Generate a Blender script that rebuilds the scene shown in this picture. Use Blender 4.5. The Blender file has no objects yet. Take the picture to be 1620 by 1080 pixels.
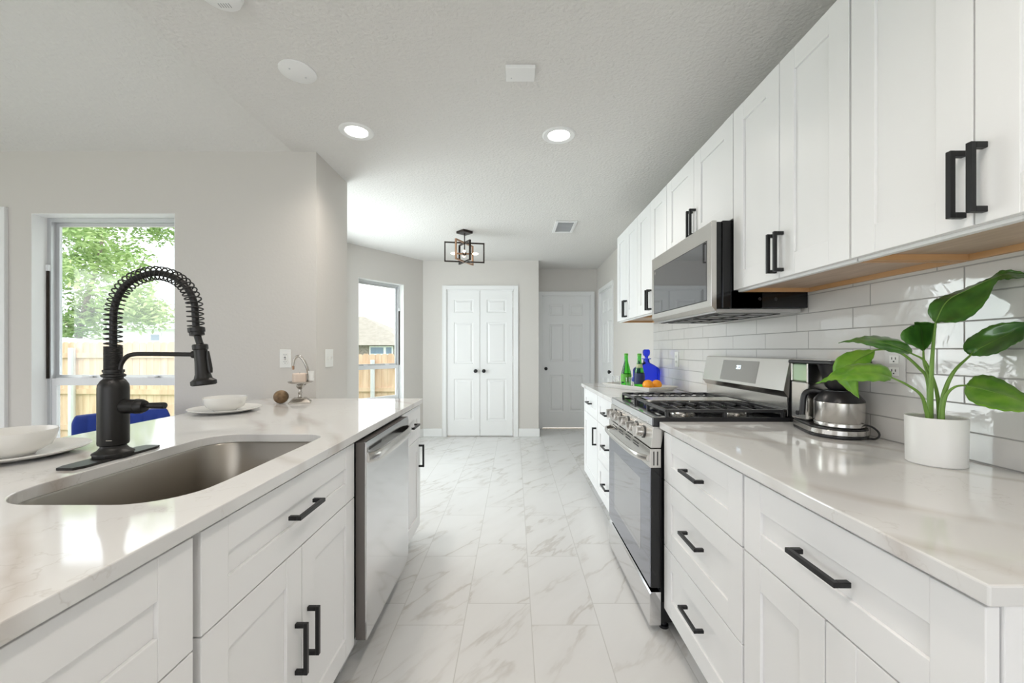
import bpy, bmesh, math, random
from mathutils import Vector, Matrix
random.seed(7)
C = bpy.context.scene.collection
SC = bpy.context.scene
PI = math.pi

# ------------------------------------------------------------------ camera
cam = bpy.data.objects.new('camera', bpy.data.cameras.new('camera'))
C.objects.link(cam)
cam.location = (0, 0, 1.224)
cam.rotation_euler = (PI/2, 0, 0)
cam.data.sensor_width = 36
cam.data.lens = 640/1620*36
cam.data.shift_x = -4/1620
cam.data.shift_y = 13/1620
cam.data.clip_start = .02
SC.camera = cam

# ------------------------------------------------------------------ world and light
SC.view_settings.view_transform = 'Standard'
SC.view_settings.look = 'None'
SC.view_settings.exposure = 0.24
SC.view_settings.gamma = 1
SC.view_settings.use_curve_mapping = False
w = bpy.data.worlds.new('overcast_sky'); SC.world = w; w.use_nodes = True
wn = w.node_tree.nodes; wl = w.node_tree.links
bg = wn['Background']; bg.inputs['Strength'].default_value = 2.7
tc = wn.new('ShaderNodeTexCoord'); mp = wn.new('ShaderNodeMapping'); nz = wn.new('ShaderNodeTexNoise')
mp.inputs['Scale'].default_value = (1, 1, 3); nz.inputs['Scale'].default_value = 2.2; nz.inputs['Detail'].default_value = 6
cr = wn.new('ShaderNodeValToRGB')
cr.color_ramp.elements[0].color = (.80, .88, 1, 1); cr.color_ramp.elements[1].color = (1, 1, 1, 1)
cr.color_ramp.elements[0].position = .35; cr.color_ramp.elements[1].position = .6
wl.new(tc.outputs['Generated'], mp.inputs[0]); wl.new(mp.outputs[0], nz.inputs[0]); wl.new(nz.outputs[0], cr.inputs[0]); wl.new(cr.outputs[0], bg.inputs['Color'])

def lamp(name, kind, loc, rot, energy, size=None, col=(1, 1, 1), **k):
    d = bpy.data.lights.new(name, kind); d.energy = energy; d.color = col
    if size and kind == 'AREA':
        d.shape = 'RECTANGLE'; d.size, d.size_y = size
    for a, b in k.items(): setattr(d, a, b)
    o = bpy.data.objects.new(name, d); C.objects.link(o); o.location = loc; o.rotation_euler = rot
    return o
sun = lamp('sun', 'SUN', (0, 0, 10), (math.radians(38), math.radians(12), 0), .6, col=(1, .97, .92), angle=math.radians(12))
# added fill lamps for the unseen living room, then daylight at the bay window
lamp('fill_back', 'AREA', (-.7, -3.93, 1.45), (math.radians(90), 0, 0), 4, (6.2, 2.1), (1, .985, .96))
lamp('fill_west', 'AREA', (-5.12, -.6, 1.3), (math.radians(90), 0, math.radians(-90)), 8, (3.4, 1.8), (1, .97, .93))
lamp('daylight_bay', 'AREA', (-2.16, 3.93, 1.32), (math.radians(90), 0, math.radians(-90)), 52, (1.32, 1.6), (.90, .95, 1))

# ------------------------------------------------------------------ materials
def mat(name, col, rough=.5, metal=0, **k):
    m = bpy.data.materials.new(name); m.use_nodes = True
    b = m.node_tree.nodes['Principled BSDF']
    b.inputs['Base Color'].default_value = (*col, 1); b.inputs['Roughness'].default_value = rough; b.inputs['Metallic'].default_value = metal
    for a, v in k.items():
        b.inputs[a.replace('_', ' ')].default_value = v
    return m
def N(m, t, **k):
    n = m.node_tree.nodes.new(t)
    for a, v in k.items():
        if a.startswith('i_'): n.inputs[a[2:].replace('_', ' ')].default_value = v
        else: setattr(n, a, v)
    return n
def L(m, a, b): m.node_tree.links.new(a, b)
def BS(m): return m.node_tree.nodes['Principled BSDF']
def bump(m, scale, strength, dist=.002, detail=3, coord='Object', rough=.5):
    tc = N(m, 'ShaderNodeNewGeometry'); n = N(m, 'ShaderNodeTexNoise', i_Scale=scale, i_Detail=detail, i_Roughness=rough)
    b = N(m, 'ShaderNodeBump', i_Strength=strength, i_Distance=dist)
    L(m, tc.outputs['Position'], n.inputs['Vector']); L(m, n.outputs[0], b.inputs['Height']); L(m, b.outputs[0], BS(m).inputs['Normal'])
    return m
def mix(m, f, a, b):
    x = N(m, 'ShaderNodeMix', data_type='RGBA')
    for s, v in ((0, f), (6, a), (7, b)):
        if isinstance(v, (tuple, float, int)): x.inputs[s].default_value = (*v, 1) if isinstance(v, tuple) else v
        else: L(m, v, x.inputs[s])
    return x.outputs[2]
def math_n(m, op, a, b=None, c=None, clamp=False):
    x = N(m, 'ShaderNodeMath', operation=op, use_clamp=clamp)
    for i, v in enumerate((a, b, c)):
        if v is None: continue
        if isinstance(v, (float, int)): x.inputs[i].default_value = v
        else: L(m, v, x.inputs[i])
    return x.outputs[0]

WALL = bump(mat('wall_paint', (.64, .612, .575), .75), 60, .25, .003)
CEIL = bump(mat('ceiling_paint', (.72, .705, .68), .85), 60, .8, .007, 3)
TRIM = mat('trim_white', (.83, .83, .82), .4)
CAB = mat('cabinet_white', (.86, .86, .86), .36)
PLY = mat('plywood', (.62, .36, .17), .5)
BLACK = mat('black_matte_metal', (.012, .012, .013), .38, .3)
FAUCET = mat('faucet_black', (.020, .019, .018), .42, .4)
BPLASTIC = mat('black_plastic', (.012, .012, .014), .3)
BENAMEL = mat('black_enamel', (.006, .006, .007), .12)
IRON = mat('cast_iron', (.035, .035, .037), .33)
STEEL = mat('stainless_steel', (.62, .60, .57), .27, 1)
BRUSHED = mat('brushed_steel_front', (.74, .74, .75), .10, 1)
CHROME = mat('chrome', (.75, .74, .72), .12, 1)
SINKM = mat('sink_steel', (.40, .37, .33), .32, 1)
ALU = mat('window_aluminium', (.62, .63, .64), .35, .6)
VINYL = mat('window_vinyl', (.82, .83, .84), .4)
CERAMIC = mat('white_ceramic', (.80, .79, .76), .18)
POT = mat('white_pot', (.78, .78, .76), .35)
PLATEW = mat('switch_plastic', (.82, .82, .79), .35)
DARK = mat('dark_slot', (.03, .03, .03), .6)
OVENGLASS = mat('oven_glass', (.30, .31, .36), .04, .85)
MICROGLASS = mat('mirrored_dark_glass', (.20, .20, .21), .03, .9)
DISPLAY = mat('display_grey', (.33, .32, .30), .15)
VELVET = mat('blue_velvet', (.008, .04, .30), .7, Sheen_Weight=.15)
SOIL = mat('potting_soil', (.06, .035, .02), .95)
STEM = mat('plant_stem', (.16, .30, .05), .45)
CANDLE = mat('candle_wax', (.75, .62, .52), .5)
PEWTER = mat('pewter_metal', (.50, .47, .43), .25, 1)
ORANGE = bump(mat('orange_peel', (.95, .36, .015), .4), 300, .3, .001)
LABELB = mat('label_dark', (.015, .03, .10), .5)
LABELG = mat('label_green', (.10, .42, .03), .5)
FILTER = mat('grease_filter', (.55, .55, .54), .4, .7)
TOEK = mat('toe_kick', (.55, .55, .55), .6)
BRONZE = mat('dark_bronze', (.045, .035, .03), .35, .8)

def emis(name, col, s):
    m = mat(name, (.8, .8, .8)); b = BS(m); b.inputs['Emission Color'].default_value = (*col, 1); b.inputs['Emission Strength'].default_value = s
    return m
LENS = emis('lamp_lens', (1, .98, .94), 6)
BULB = emis('bulb_glow', (1, .80, .55), 2.2)
DIGIT = emis('display_digits', (.6, .8, 1), 1.6)

def glass(name, col, ior=1.45, rough=0):
    m = mat(name, col, rough); b = BS(m); b.inputs['Transmission Weight'].default_value = 1; b.inputs['IOR'].default_value = ior
    return m
GREENG = glass('green_glass', (.10, .78, .06)); BLUEG = glass('cobalt_glass', (.02, .05, .95)); CLEARG = glass('clear_glass', (.97, .97, .97))
def pane_mat():
    m = bpy.data.materials.new('window_glass'); m.use_nodes = True; t = m.node_tree; t.nodes.clear()
    o = t.nodes.new('ShaderNodeOutputMaterial'); mx = t.nodes.new('ShaderNodeMixShader'); a = t.nodes.new('ShaderNodeBsdfTransparent'); g = t.nodes.new('ShaderNodeBsdfGlossy')
    g.inputs['Roughness'].default_value = .02; a.inputs[0].default_value = (.96, .98, .97, 1); mx.inputs[0].default_value = .06
    t.links.new(a.outputs[0], mx.inputs[1]); t.links.new(g.outputs[0], mx.inputs[2]); t.links.new(mx.outputs[0], o.inputs[0])
    return m
PANE = pane_mat()

# brushed grain for the steels
for m_, sc in ((STEEL, (40, 1.5, 900)),):
    g_ = N(m_, 'ShaderNodeNewGeometry'); mp_ = N(m_, 'ShaderNodeMapping'); mp_.inputs['Scale'].default_value = sc
    n_ = N(m_, 'ShaderNodeTexNoise', i_Scale=1.0, i_Detail=2.0); r_ = N(m_, 'ShaderNodeMapRange'); r_.inputs[3].default_value = .20; r_.inputs[4].default_value = .29
    L(m_, g_.outputs['Position'], mp_.inputs[0]); L(m_, mp_.outputs[0], n_.inputs[0]); L(m_, n_.outputs[0], r_.inputs[0]); L(m_, r_.outputs[0], BS(m_).inputs['Roughness'])

def quartz():
    m = mat('white_quartz', (.8, .8, .8), .07); g = N(m, 'ShaderNodeNewGeometry')
    mp = N(m, 'ShaderNodeMapping'); mp.inputs['Rotation'].default_value = (0, 0, math.radians(-62)); L(m, g.outputs['Position'], mp.inputs[0])
    n = N(m, 'ShaderNodeTexNoise', i_Scale=1.1, i_Detail=5.0, i_Roughness=.55); L(m, mp.outputs[0], n.inputs[0])
    s = N(m, 'ShaderNodeSeparateXYZ'); L(m, mp.outputs[0], s.inputs[0])
    sw = N(m, 'ShaderNodeSeparateXYZ'); L(m, g.outputs['Position'], sw.inputs[0])
    v = math_n(m, 'ADD', math_n(m, 'ADD', math_n(m, 'MULTIPLY', sw.outputs[0], .75), math_n(m, 'MULTIPLY', sw.outputs[1], .66)), math_n(m, 'MULTIPLY', math_n(m, 'SUBTRACT', n.outputs[0], .5), .34))
    def bnd(c0):
        return math_n(m, 'ABSOLUTE', math_n(m, 'SUBTRACT', math_n(m, 'FRACT', math_n(m, 'DIVIDE', math_n(m, 'SUBTRACT', v, c0-.31-6.2), .62)), .5))
    band = math_n(m, 'MINIMUM', bnd(1.09), bnd(.92))
    r1 = N(m, 'ShaderNodeMapRange', clamp=True); r1.inputs[1].default_value = .0; r1.inputs[2].default_value = .050; r1.inputs[3].default_value = 1; r1.inputs[4].default_value = 0; L(m, band, r1.inputs[0])
    n2 = N(m, 'ShaderNodeTexNoise', i_Scale=3.0, i_Detail=3.0); L(m, g.outputs['Position'], n2.inputs[0])
    k = math_n(m, 'MULTIPLY', r1.outputs[0], math_n(m, 'MULTIPLY', math_n(m, 'SUBTRACT', n2.outputs[0], .31, clamp=True), 2.5), clamp=True)
    # fine hairline veins
    n3 = N(m, 'ShaderNodeTexNoise', i_Scale=2.3, i_Detail=6.0, i_Roughness=.6); L(m, mp.outputs[0], n3.inputs[0])
    h = math_n(m, 'ABSOLUTE', math_n(m, 'SUBTRACT', n3.outputs[0], .5))
    r2 = N(m, 'ShaderNodeMapRange', clamp=True); r2.inputs[1].default_value = 0; r2.inputs[2].default_value = .005; r2.inputs[3].default_value = .3; r2.inputs[4].default_value = 0; L(m, h, r2.inputs[0])
    k2 = math_n(m, 'MULTIPLY', r2.outputs[0], math_n(m, 'MULTIPLY', math_n(m, 'SUBTRACT', n2.outputs[0], .42, clamp=True), 5, clamp=True), clamp=True)
    c = mix(m, k, (.72, .715, .705), (.53, .485, .445)); c = mix(m, k2, c, (.42, .38, .34))
    L(m, c, BS(m).inputs['Base Color'])
    return m
QUARTZ = quartz()

def brick_nodes(m, sx, ox, sy, oy, bw, rh, off, mortar):
    g = N(m, 'ShaderNodeNewGeometry'); s = N(m, 'ShaderNodeSeparateXYZ'); L(m, g.outputs['Position'], s.inputs[0])
    cb = N(m, 'ShaderNodeCombineXYZ')
    L(m, math_n(m, 'ADD', s.outputs[sx], ox), cb.inputs[0]); L(m, math_n(m, 'ADD', s.outputs[sy], oy), cb.inputs[1])
    b = N(m, 'ShaderNodeTexBrick', offset=off, offset_frequency=2, squash=1.0)
    b.inputs['Scale'].default_value = 1; b.inputs['Mortar Size'].default_value = mortar; b.inputs['Mortar Smooth'].default_value = .3
    b.inputs['Brick Width'].default_value = bw; b.inputs['Row Height'].default_value = rh; b.inputs['Bias'].default_value = 0
    b.inputs['Color1'].default_value = (0, 0, 0, 1); b.inputs['Color2'].default_value = (1, 1, 1, 1); b.inputs['Mortar'].default_value = (.5, .5, .5, 1)
    L(m, cb.outputs[0], b.inputs['Vector'])
    return g, b

def floor_mat():
    m = mat('marble_floor_tile', (.8, .8, .8), .22)
    g, b = brick_nodes(m, 1, -1.953+5.98, 0, .527+6.026, .598, .3013, .256, .0022)
    rt = N(m, 'ShaderNodeMapping'); rt.inputs['Rotation'].default_value = (0, 0, math.radians(-52)); mp = N(m, 'ShaderNodeMapping'); mp.inputs['Scale'].default_value = (.75, 2.9, 1)
    L(m, g.outputs['Position'], rt.inputs[0]); L(m, rt.outputs[0], mp.inputs[0])
    wv = math_n(m, 'MULTIPLY', b.outputs['Color'], 17.0)
    n = N(m, 'ShaderNodeTexNoise', noise_dimensions='4D', i_Scale=1.5, i_Detail=5.0, i_Roughness=.55, i_Distortion=.25)
    L(m, mp.outputs[0], n.inputs['Vector']); L(m, wv, n.inputs['W'])
    h = math_n(m, 'ABSOLUTE', math_n(m, 'SUBTRACT', n.outputs[0], .5))
    r = N(m, 'ShaderNodeMapRange', clamp=True); r.inputs[1].default_value = 0; r.inputs[2].default_value = .022; r.inputs[3].default_value = 1; r.inputs[4].default_value = 0; L(m, h, r.inputs[0])
    n2 = N(m, 'ShaderNodeTexNoise', noise_dimensions='4D', i_Scale=2.2, i_Detail=2.0); L(m, g.outputs['Position'], n2.inputs['Vector']); L(m, wv, n2.inputs['W'])
    k = math_n(m, 'MULTIPLY', r.outputs[0], math_n(m, 'MULTIPLY', math_n(m, 'SUBTRACT', n2.outputs[0], .38, clamp=True), 3.2, clamp=True), clamp=True)
    r3 = N(m, 'ShaderNodeMapRange', clamp=True); r3.inputs[1].default_value = 0; r3.inputs[2].default_value = .12; r3.inputs[3].default_value = .35; r3.inputs[4].default_value = 0; L(m, h, r3.inputs[0])
    soft = math_n(m, 'MULTIPLY', r3.outputs[0], n2.outputs[0])
    c = mix(m, soft, (.70, .695, .685), (.57, .555, .53)); c = mix(m, k, c, (.47, .44, .405))
    c = mix(m, b.outputs['Fac'], c, (.55, .54, .52))
    L(m, c, BS(m).inputs['Base Color'])
    bp = N(m, 'ShaderNodeBump', i_Strength=.4, i_Distance=.0008, invert=True); L(m, b.outputs['Fac'], bp.inputs['Height']); L(m, bp.outputs[0], BS(m).inputs['Normal'])
    return m
FLOOR = floor_mat()

def splash_mat():
    m = mat('glazed_subway_tile', (.8, .8, .8), .04, 0, Specular_IOR_Level=.6)
    g, b = brick_nodes(m, 1, -1.216+6.05, 2, -.917+.775, .3025, .0775, .2446, .0022)
    c = mix(m, b.outputs['Fac'], (.70, .685, .665), (.40, .39, .38)); L(m, c, BS(m).inputs['Base Color'])
    rr = math_n(m, 'ADD', math_n(m, 'MULTIPLY', b.outputs['Fac'], .6), .06); L(m, rr, BS(m).inputs['Roughness'])
    n = N(m, 'ShaderNodeTexNoise', noise_dimensions='4D', i_Scale=8.0, i_Detail=3.5, i_Roughness=.5, i_Distortion=.8)
    L(m, g.outputs['Position'], n.inputs['Vector']); L(m, math_n(m, 'MULTIPLY', b.outputs['Color'], 9.0), n.inputs['W'])
    b1 = N(m, 'ShaderNodeBump', i_Strength=.5, i_Distance=.0042); L(m, n.outputs[0], b1.inputs['Height'])
    b2 = N(m, 'ShaderNodeBump', i_Strength=.8, i_Distance=.002, invert=True); L(m, b.outputs['Fac'], b2.inputs['Height']); L(m, b1.outputs[0], b2.inputs['Normal'])
    L(m, b2.outputs[0], BS(m).inputs['Normal'])
    return m
SPLASH = splash_mat()

def noise_col(name, c1, c2, scale, rough=.8, stretch=(1, 1, 1), detail=4):
    m = mat(name, c1, rough); g = N(m, 'ShaderNodeNewGeometry'); mp = N(m, 'ShaderNodeMapping'); mp.inputs['Scale'].default_value = stretch
    n = N(m, 'ShaderNodeTexNoise', i_Scale=scale, i_Detail=detail); L(m, g.outputs['Position'], mp.inputs[0]); L(m, mp.outputs[0], n.inputs[0])
    r = N(m, 'ShaderNodeMapRange', clamp=True); r.inputs[1].default_value = .35; r.inputs[2].default_value = .65; L(m, n.outputs[0], r.inputs[0])
    L(m, mix(m, r.outputs[0], c1, c2), BS(m).inputs['Base Color'])
    return m
FENCE = noise_col('cedar_boards', (.60, .40, .26), (.74, .55, .39), 2.0, .85, (5, 5, .8))
GRASS = noise_col('lawn', (.10, .20, .05), (.22, .32, .10), 3)
BARK = noise_col('bark', (.16, .12, .09), (.28, .23, .19), 12)
FOLI = noise_col('tree_leaves', (.22, .36, .10), (.48, .60, .26), 1.5, .6)
BRICKH = noise_col('house_brick', (.20, .16, .14), (.34, .29, .26), 9)
ROOFM = noise_col('roof_shingle', (.30, .27, .22), (.36, .32, .27), 4)
ROOFW = noise_col('pale_roof', (.74, .74, .75), (.82, .82, .82), 4)
SIDING = mat('white_siding', (.80, .80, .82), .7)
GALV = mat('galvanized_post', (.68, .70, .73), .45, .3)
UNDERPLY = noise_col('maple_veneer', (.50, .37, .27), (.60, .46, .35), 6, .5, (6, 1, 1))
def leafmat():
    m = noise_col('glossy_leaf', (.035, .12, .018), (.075, .22, .03), 25, .32); b = BS(m)
    b.inputs['Transmission Weight'].default_value = 0; b.inputs['Coat Weight'].default_value = .3
    return m
LEAFD = leafmat()
LEAFL = noise_col('young_leaf', (.10, .27, .02), (.19, .38, .04), 25, .35)

# ------------------------------------------------------------------ mesh helpers
class MB:
    def __init__(s): s.b = bmesh.new(); s.sm = False
    def faces(s, vs, fs):
        v = [s.b.verts.new(p) for p in vs]
        for f in fs:
            try: s.b.faces.new([v[i] for i in f])
            except ValueError: pass
        return v
    def box(s, x0, x1, y0, y1, z0, z1):
        x0, x1 = min(x0, x1), max(x0, x1); y0, y1 = min(y0, y1), max(y0, y1); z0, z1 = min(z0, z1), max(z0, z1)
        s.faces([(x0,y0,z0),(x1,y0,z0),(x1,y1,z0),(x0,y1,z0),(x0,y0,z1),(x1,y0,z1),(x1,y1,z1),(x0,y1,z1)],
                [(3,2,1,0),(4,5,6,7),(0,1,5,4),(1,2,6,5),(2,3,7,6),(3,0,4,7)])
        return s
    def prism(s, pts, axis, a, b):
        """2-D polygon pts extruded along axis from a to b; pts are the two other coordinates in xyz order"""
        def P(p, t): q = list(p); q.insert(axis, t); return tuple(q)
        n = len(pts)
        s.faces([P(p, a) for p in pts] + [P(p, b) for p in pts], [tuple(range(n))[::-1], tuple(range(n, 2*n))] + [(i, (i+1) % n, n+(i+1) % n, n+i) for i in range(n)])
        return s
    def lathe(s, prof, loc=(0, 0, 0), axis='z', seg=32, rot=None):
        loc = Vector(loc); R = {'z': Matrix.Identity(3), 'x': Matrix.Rotation(PI/2, 3, 'Y'), 'y': Matrix.Rotation(-PI/2, 3, 'X'), '-x': Matrix.Rotation(-PI/2, 3, 'Y'), '-y': Matrix.Rotation(PI/2, 3, 'X'), '-z': Matrix.Rotation(PI, 3, 'X')}[axis]
        if rot: R = rot @ R
        vs, fs, rings = [], [], []
        for r, z in prof:
            if r < 1e-6: rings.append([len(vs)]); vs.append(loc + R @ Vector((0, 0, z)))
            else:
                rings.append(list(range(len(vs), len(vs)+seg)))
                vs += [loc + R @ Vector((r*math.cos(2*PI*i/seg), r*math.sin(2*PI*i/seg), z)) for i in range(seg)]
        for a, b in zip(rings, rings[1:]):
            for i in range(seg):
                j = (i+1) % seg
                if len(a) == 1 and len(b) == 1: continue
                if len(a) == 1: fs.append((a[0], b[j], b[i]))
                elif len(b) == 1: fs.append((a[i], a[j], b[0]))
                else: fs.append((a[i], a[j], b[j], b[i]))
        if len(rings[0]) > 1: fs.append(tuple(rings[0])[::-1])
        if len(rings[-1]) > 1: fs.append(tuple(rings[-1]))
        s.faces(vs, fs); return s
    def open_lathe(s, *a, **k):
        n = len(s.b.faces); s.lathe(*a, **k); s.b.faces.ensure_lookup_table()
        for f in [f for f in s.b.faces[n:] if len(f.verts) > 4]: s.b.faces.remove(f)
        return s
    def tube(s, pts, r, seg=10, closed=False):
        pts = [Vector(p) for p in pts]; n = len(pts); rr = r if hasattr(r, '__len__') else [r]*n
        up = None; rings = []; vs = []
        for i, p in enumerate(pts):
            a = pts[i-1] if (i or closed) else p; b = pts[(i+1) % n] if (i < n-1 or closed) else p
            t = (b-a).normalized()
            if up is None:
                up = Vector((0, 0, 1)) if abs(t.z) < .9 else Vector((1, 0, 0))
            side = t.cross(up)
            if side.length < 1e-5: side = t.cross(Vector((0, 1, 0)))
            side.normalize(); up = side.cross(t).normalized()
            rings.append(range(len(vs), len(vs)+seg))
            vs += [p + rr[i]*(math.cos(2*PI*k/seg)*side + math.sin(2*PI*k/seg)*up) for k in range(seg)]
        fs = []
        for i in range(n if closed else n-1):
            a = rings[i]; b = rings[(i+1) % n]
            for k in range(seg): fs.append((a[k], a[(k+1) % seg], b[(k+1) % seg], b[k]))
        if not closed: fs += [tuple(rings[0])[::-1], tuple(rings[-1])]
        s.faces(vs, fs); return s
    def ball(s, c, r, seg=20, sq=(1, 1, 1)):
        prof = [(r*math.sin(PI*i/12), -r*math.cos(PI*i/12)) for i in range(13)]; prof[0] = (0, -r); prof[-1] = (0, r)
        n = len(s.b.verts); s.lathe(prof, (0, 0, 0), 'z', seg); s.b.verts.ensure_lookup_table()
        for v in s.b.verts[n:]: v.co = Vector((v.co.x*sq[0], v.co.y*sq[1], v.co.z*sq[2])) + Vector(c)
        return s
ORIG = {}
def worldo(o):
    return ORIG.get(o.name, Vector((0, 0, 0))) if o else Vector((0, 0, 0))
def obj(name, mb, mt, parent=None, bevel=0, smooth=False, base=None, seg=2, kind=None, label=None, angle=35):
    b = mb.b
    bmesh.ops.remove_doubles(b, verts=b.verts, dist=1e-6) if smooth else None
    bmesh.ops.recalc_face_normals(b, faces=b.faces)
    off = worldo(parent)
    if parent is None:
        if base is None:
            xs = [v.co for v in b.verts]
            base = (sum(p.x for p in xs)/len(xs), sum(p.y for p in xs)/len(xs), min(p.z for p in xs))
        off = Vector(base)
    for v in b.verts: v.co -= off
    me = bpy.data.meshes.new(name); b.to_mesh(me); b.free()
    me.materials.append(mt)
    o = bpy.data.objects.new(name, me); C.objects.link(o)
    if parent: o.parent = parent; ORIG[o.name] = off
    else: o.location = off; ORIG[o.name] = off
    if smooth:
        for p in me.polygons: p.use_smooth = True
        me.set_sharp_from_angle(angle=math.radians(angle))
    if bevel:
        md = o.modifiers.new('bevel', 'BEVEL'); md.width = bevel; md.segments = seg; md.limit_method = 'ANGLE'; md.angle_limit = math.radians(40); md.harden_normals = False
    if kind: o['kind'] = kind
    if label: o['label'] = label
    return o
def tag(o, label, cat, group=None, kind=None):
    o['label'] = label; o['category'] = cat
    if group: o['group'] = group
    if kind: o['kind'] = kind
    return o
def thing(name, label, cat, loc, group=None):
    o = bpy.data.objects.new(name, None); C.objects.link(o); o.location = loc; o.empty_display_size = .1
    ORIG[o.name] = Vector(loc); return tag(o, label, cat, group)
def struct(name, mb, mt, **k):
    return obj(name, mb, mt, kind='structure', **k)
def setp(o, label=None, kind='structure'):
    o['kind'] = kind
    return o
def copy_tree(o, loc=None, rotz=None, parent=None, label=None):
    c = o.copy(); C.objects.link(c)
    if parent: c.parent = parent
    if loc is not None: c.location = loc
    if rotz is not None: c.rotation_euler = (0, 0, rotz)
    if label: c['label'] = label
    for ch in list(o.children): copy_tree(ch, parent=c)
    return c

# ------------------------------------------------------------------ room shell
W = 1.272; CZ = 2.48; YB = 6.29
m = MB(); m.box(-5.2, 1.45, -4, 6.45, -.12, 0); struct('floor', m, FLOOR, base=(0, 0, 0))
# flat kitchen ceiling, L shaped, and the vaulted living-room ceiling
m = MB(); m.prism([(-1.408, -4), (1.45, -4), (1.45, 6.45), (-2.3, 6.45), (-2.3, 2.6), (-1.408, 2.6)], 2, CZ, CZ+.12); struct('ceiling', m, CEIL, base=(0, 0, CZ))
VS = .42
m = MB(); m.prism([(2.60, CZ-.01), (2.60, CZ+.12), (-4.1, CZ+.12+6.7*VS), (-4.1, CZ-.01+6.7*VS)], 0, -5.3, -1.408)
struct('ceiling_vault', m, CEIL, base=(-3, 0, CZ))
m = MB(); m.prism([(2.6, CZ+.10), (-4.0, CZ+.10), (-4.0, CZ+6.6*VS)], 0, -1.408, -1.36); struct('wall_gable', m, WALL)

def wall_x(x0, x1, ya, yb, z0, z1, holes):
    """wall lying in an x=const plane between x0 and x1, holes (y0,y1,z0,z1) sorted"""
    m = MB(); y = ya
    for (h0, h1, k0, k1) in holes:
        m.box(x0, x1, y, h0, z0, z1)
        if k0 > z0+1e-4: m.box(x0, x1, h0, h1, z0, k0)
        m.box(x0, x1, h0, h1, k1, z1); y = h1
    m.box(x0, x1, y, yb, z0, z1); return m
def wall_y(y0, y1, xa, xb, z0, z1, holes):
    m = MB(); x = xa
    for (h0, h1, k0, k1) in holes:
        m.box(x, h0, y0, y1, z0, z1)
        if k0 > z0+1e-4: m.box(h0, h1, y0, y1, z0, k0)
        m.box(h0, h1, y0, y1, k1, z1); x = h1
    m.box(x, xb, y0, y1, z0, z1); return m

# right wall with a door opening beyond the cabinets
struct('wall_right', wall_x(W+.006, 1.42, -4, 6.42, 0, CZ, [(5.28, 6.04, 0, 2.07)]), WALL)
m = MB(); m.box(W-.002, W+.006, .30, 3.70, .90, 1.56); struct('wall_backsplash', m, SPLASH)
# far walls
struct('wall_closet', wall_y(5.70, 5.82, -1.34, .34, 0, CZ, [(-.96, -.005, 0, 2.07)]), WALL)
m = MB(); m.box(.24, .34, 5.82, 6.29, 0, CZ); struct('wall_hall_side', m, WALL)
struct('wall_back', wall_y(6.29, 6.42, .24, 1.42, 0, CZ, [(.425, 1.185, 0, 2.07)]), WALL)
m = MB(); m.box(-.99, .03, 6.2, 6.24, 0, 2.2); struct('wall_closet_inner', m, WALL)
# left window wall: thick end beside the nook
m = wall_y(2.57, 2.72, -5.2, -2.10, 0, CZ+.05, [(-4.10, -3.272, 0, 2.07), (-3.07, -2.157, .5, 2.09)])
struct('wall_window', m, WALL)
m = MB(); m.prism([(-2.10, 2.57), (-1.26, 2.57), (-1.26, 3.045), (-2.12, 3.045), (-2.12, 2.72), (-2.10, 2.72)], 2, 0, CZ+.05); struct('wall_pier', m, WALL)
# nook: west wall and angled bay wall
struct('wall_nook_west', wall_x(-2.12, -1.98, 3.045, 4.735, 0, CZ, [(3.25, 4.60, .45, 2.15)]), WALL)
def bay(t, d=0):   # t metres along the angled wall from the closet-wall corner, d metres outward
    return (-1.29 - .58*t - .815*d, 5.70 - .815*t + .58*d)
def bay_box(m, t0, t1, d0, d1, z0, z1):
    p = [bay(t0, d0), bay(t1, d0), bay(t1, d1), bay(t0, d1)]
    m.prism(p, 2, z0, z1); return m
m = MB(); BT0, BT1, BZ0, BZ1 = .334, 1.017, .55, 2.095
bay_box(m, -.12, BT0, 0, .14, 0, CZ); bay_box(m, BT1, 1.19, 0, .14, 0, CZ); bay_box(m, BT0, BT1, 0, .14, 0, BZ0); bay_box(m, BT0, BT1, 0, .14, BZ1, CZ)
struct('wall_bay', m, WALL)
# living room walls behind the camera (openings assumed, behind the added fill lamps)
struct('wall_living_back', wall_y(-4.12, -4, -5.2, 1.42, 0, 5.4, [(-3.8, 0.9, .05, 2.4)]), WALL)
struct('wall_living_west', wall_x(-5.32, -5.2, -4, 2.6, 0, 5.4, [(-2.3, 1.1, .4, 2.2)]), WALL)

# baseboards and casings
def basebd(name, segs):
    m = MB()
    for s_ in segs: m.box(*s_, 0, .115); 
    return struct(name, m, TRIM, bevel=.004)
basebd('baseboard_closet', [(-1.28, -1.02, 5.685, 5.70), (.055, .355, 5.685, 5.70)])
basebd('baseboard_right', [(W-.009, W+.006, 3.75, 5.2)])
m = MB(); bay_box(m, 0, 1.185, -.015, 0, 0, .115); struct('baseboard_bay', m, TRIM, bevel=.004)
basebd('baseboard_nook', [(-1.98, -1.25, 3.045, 3.06), (-1.98, -1.965, 3.06, 4.72), (-1.26, -1.245, 2.6, 3.06)])

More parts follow.
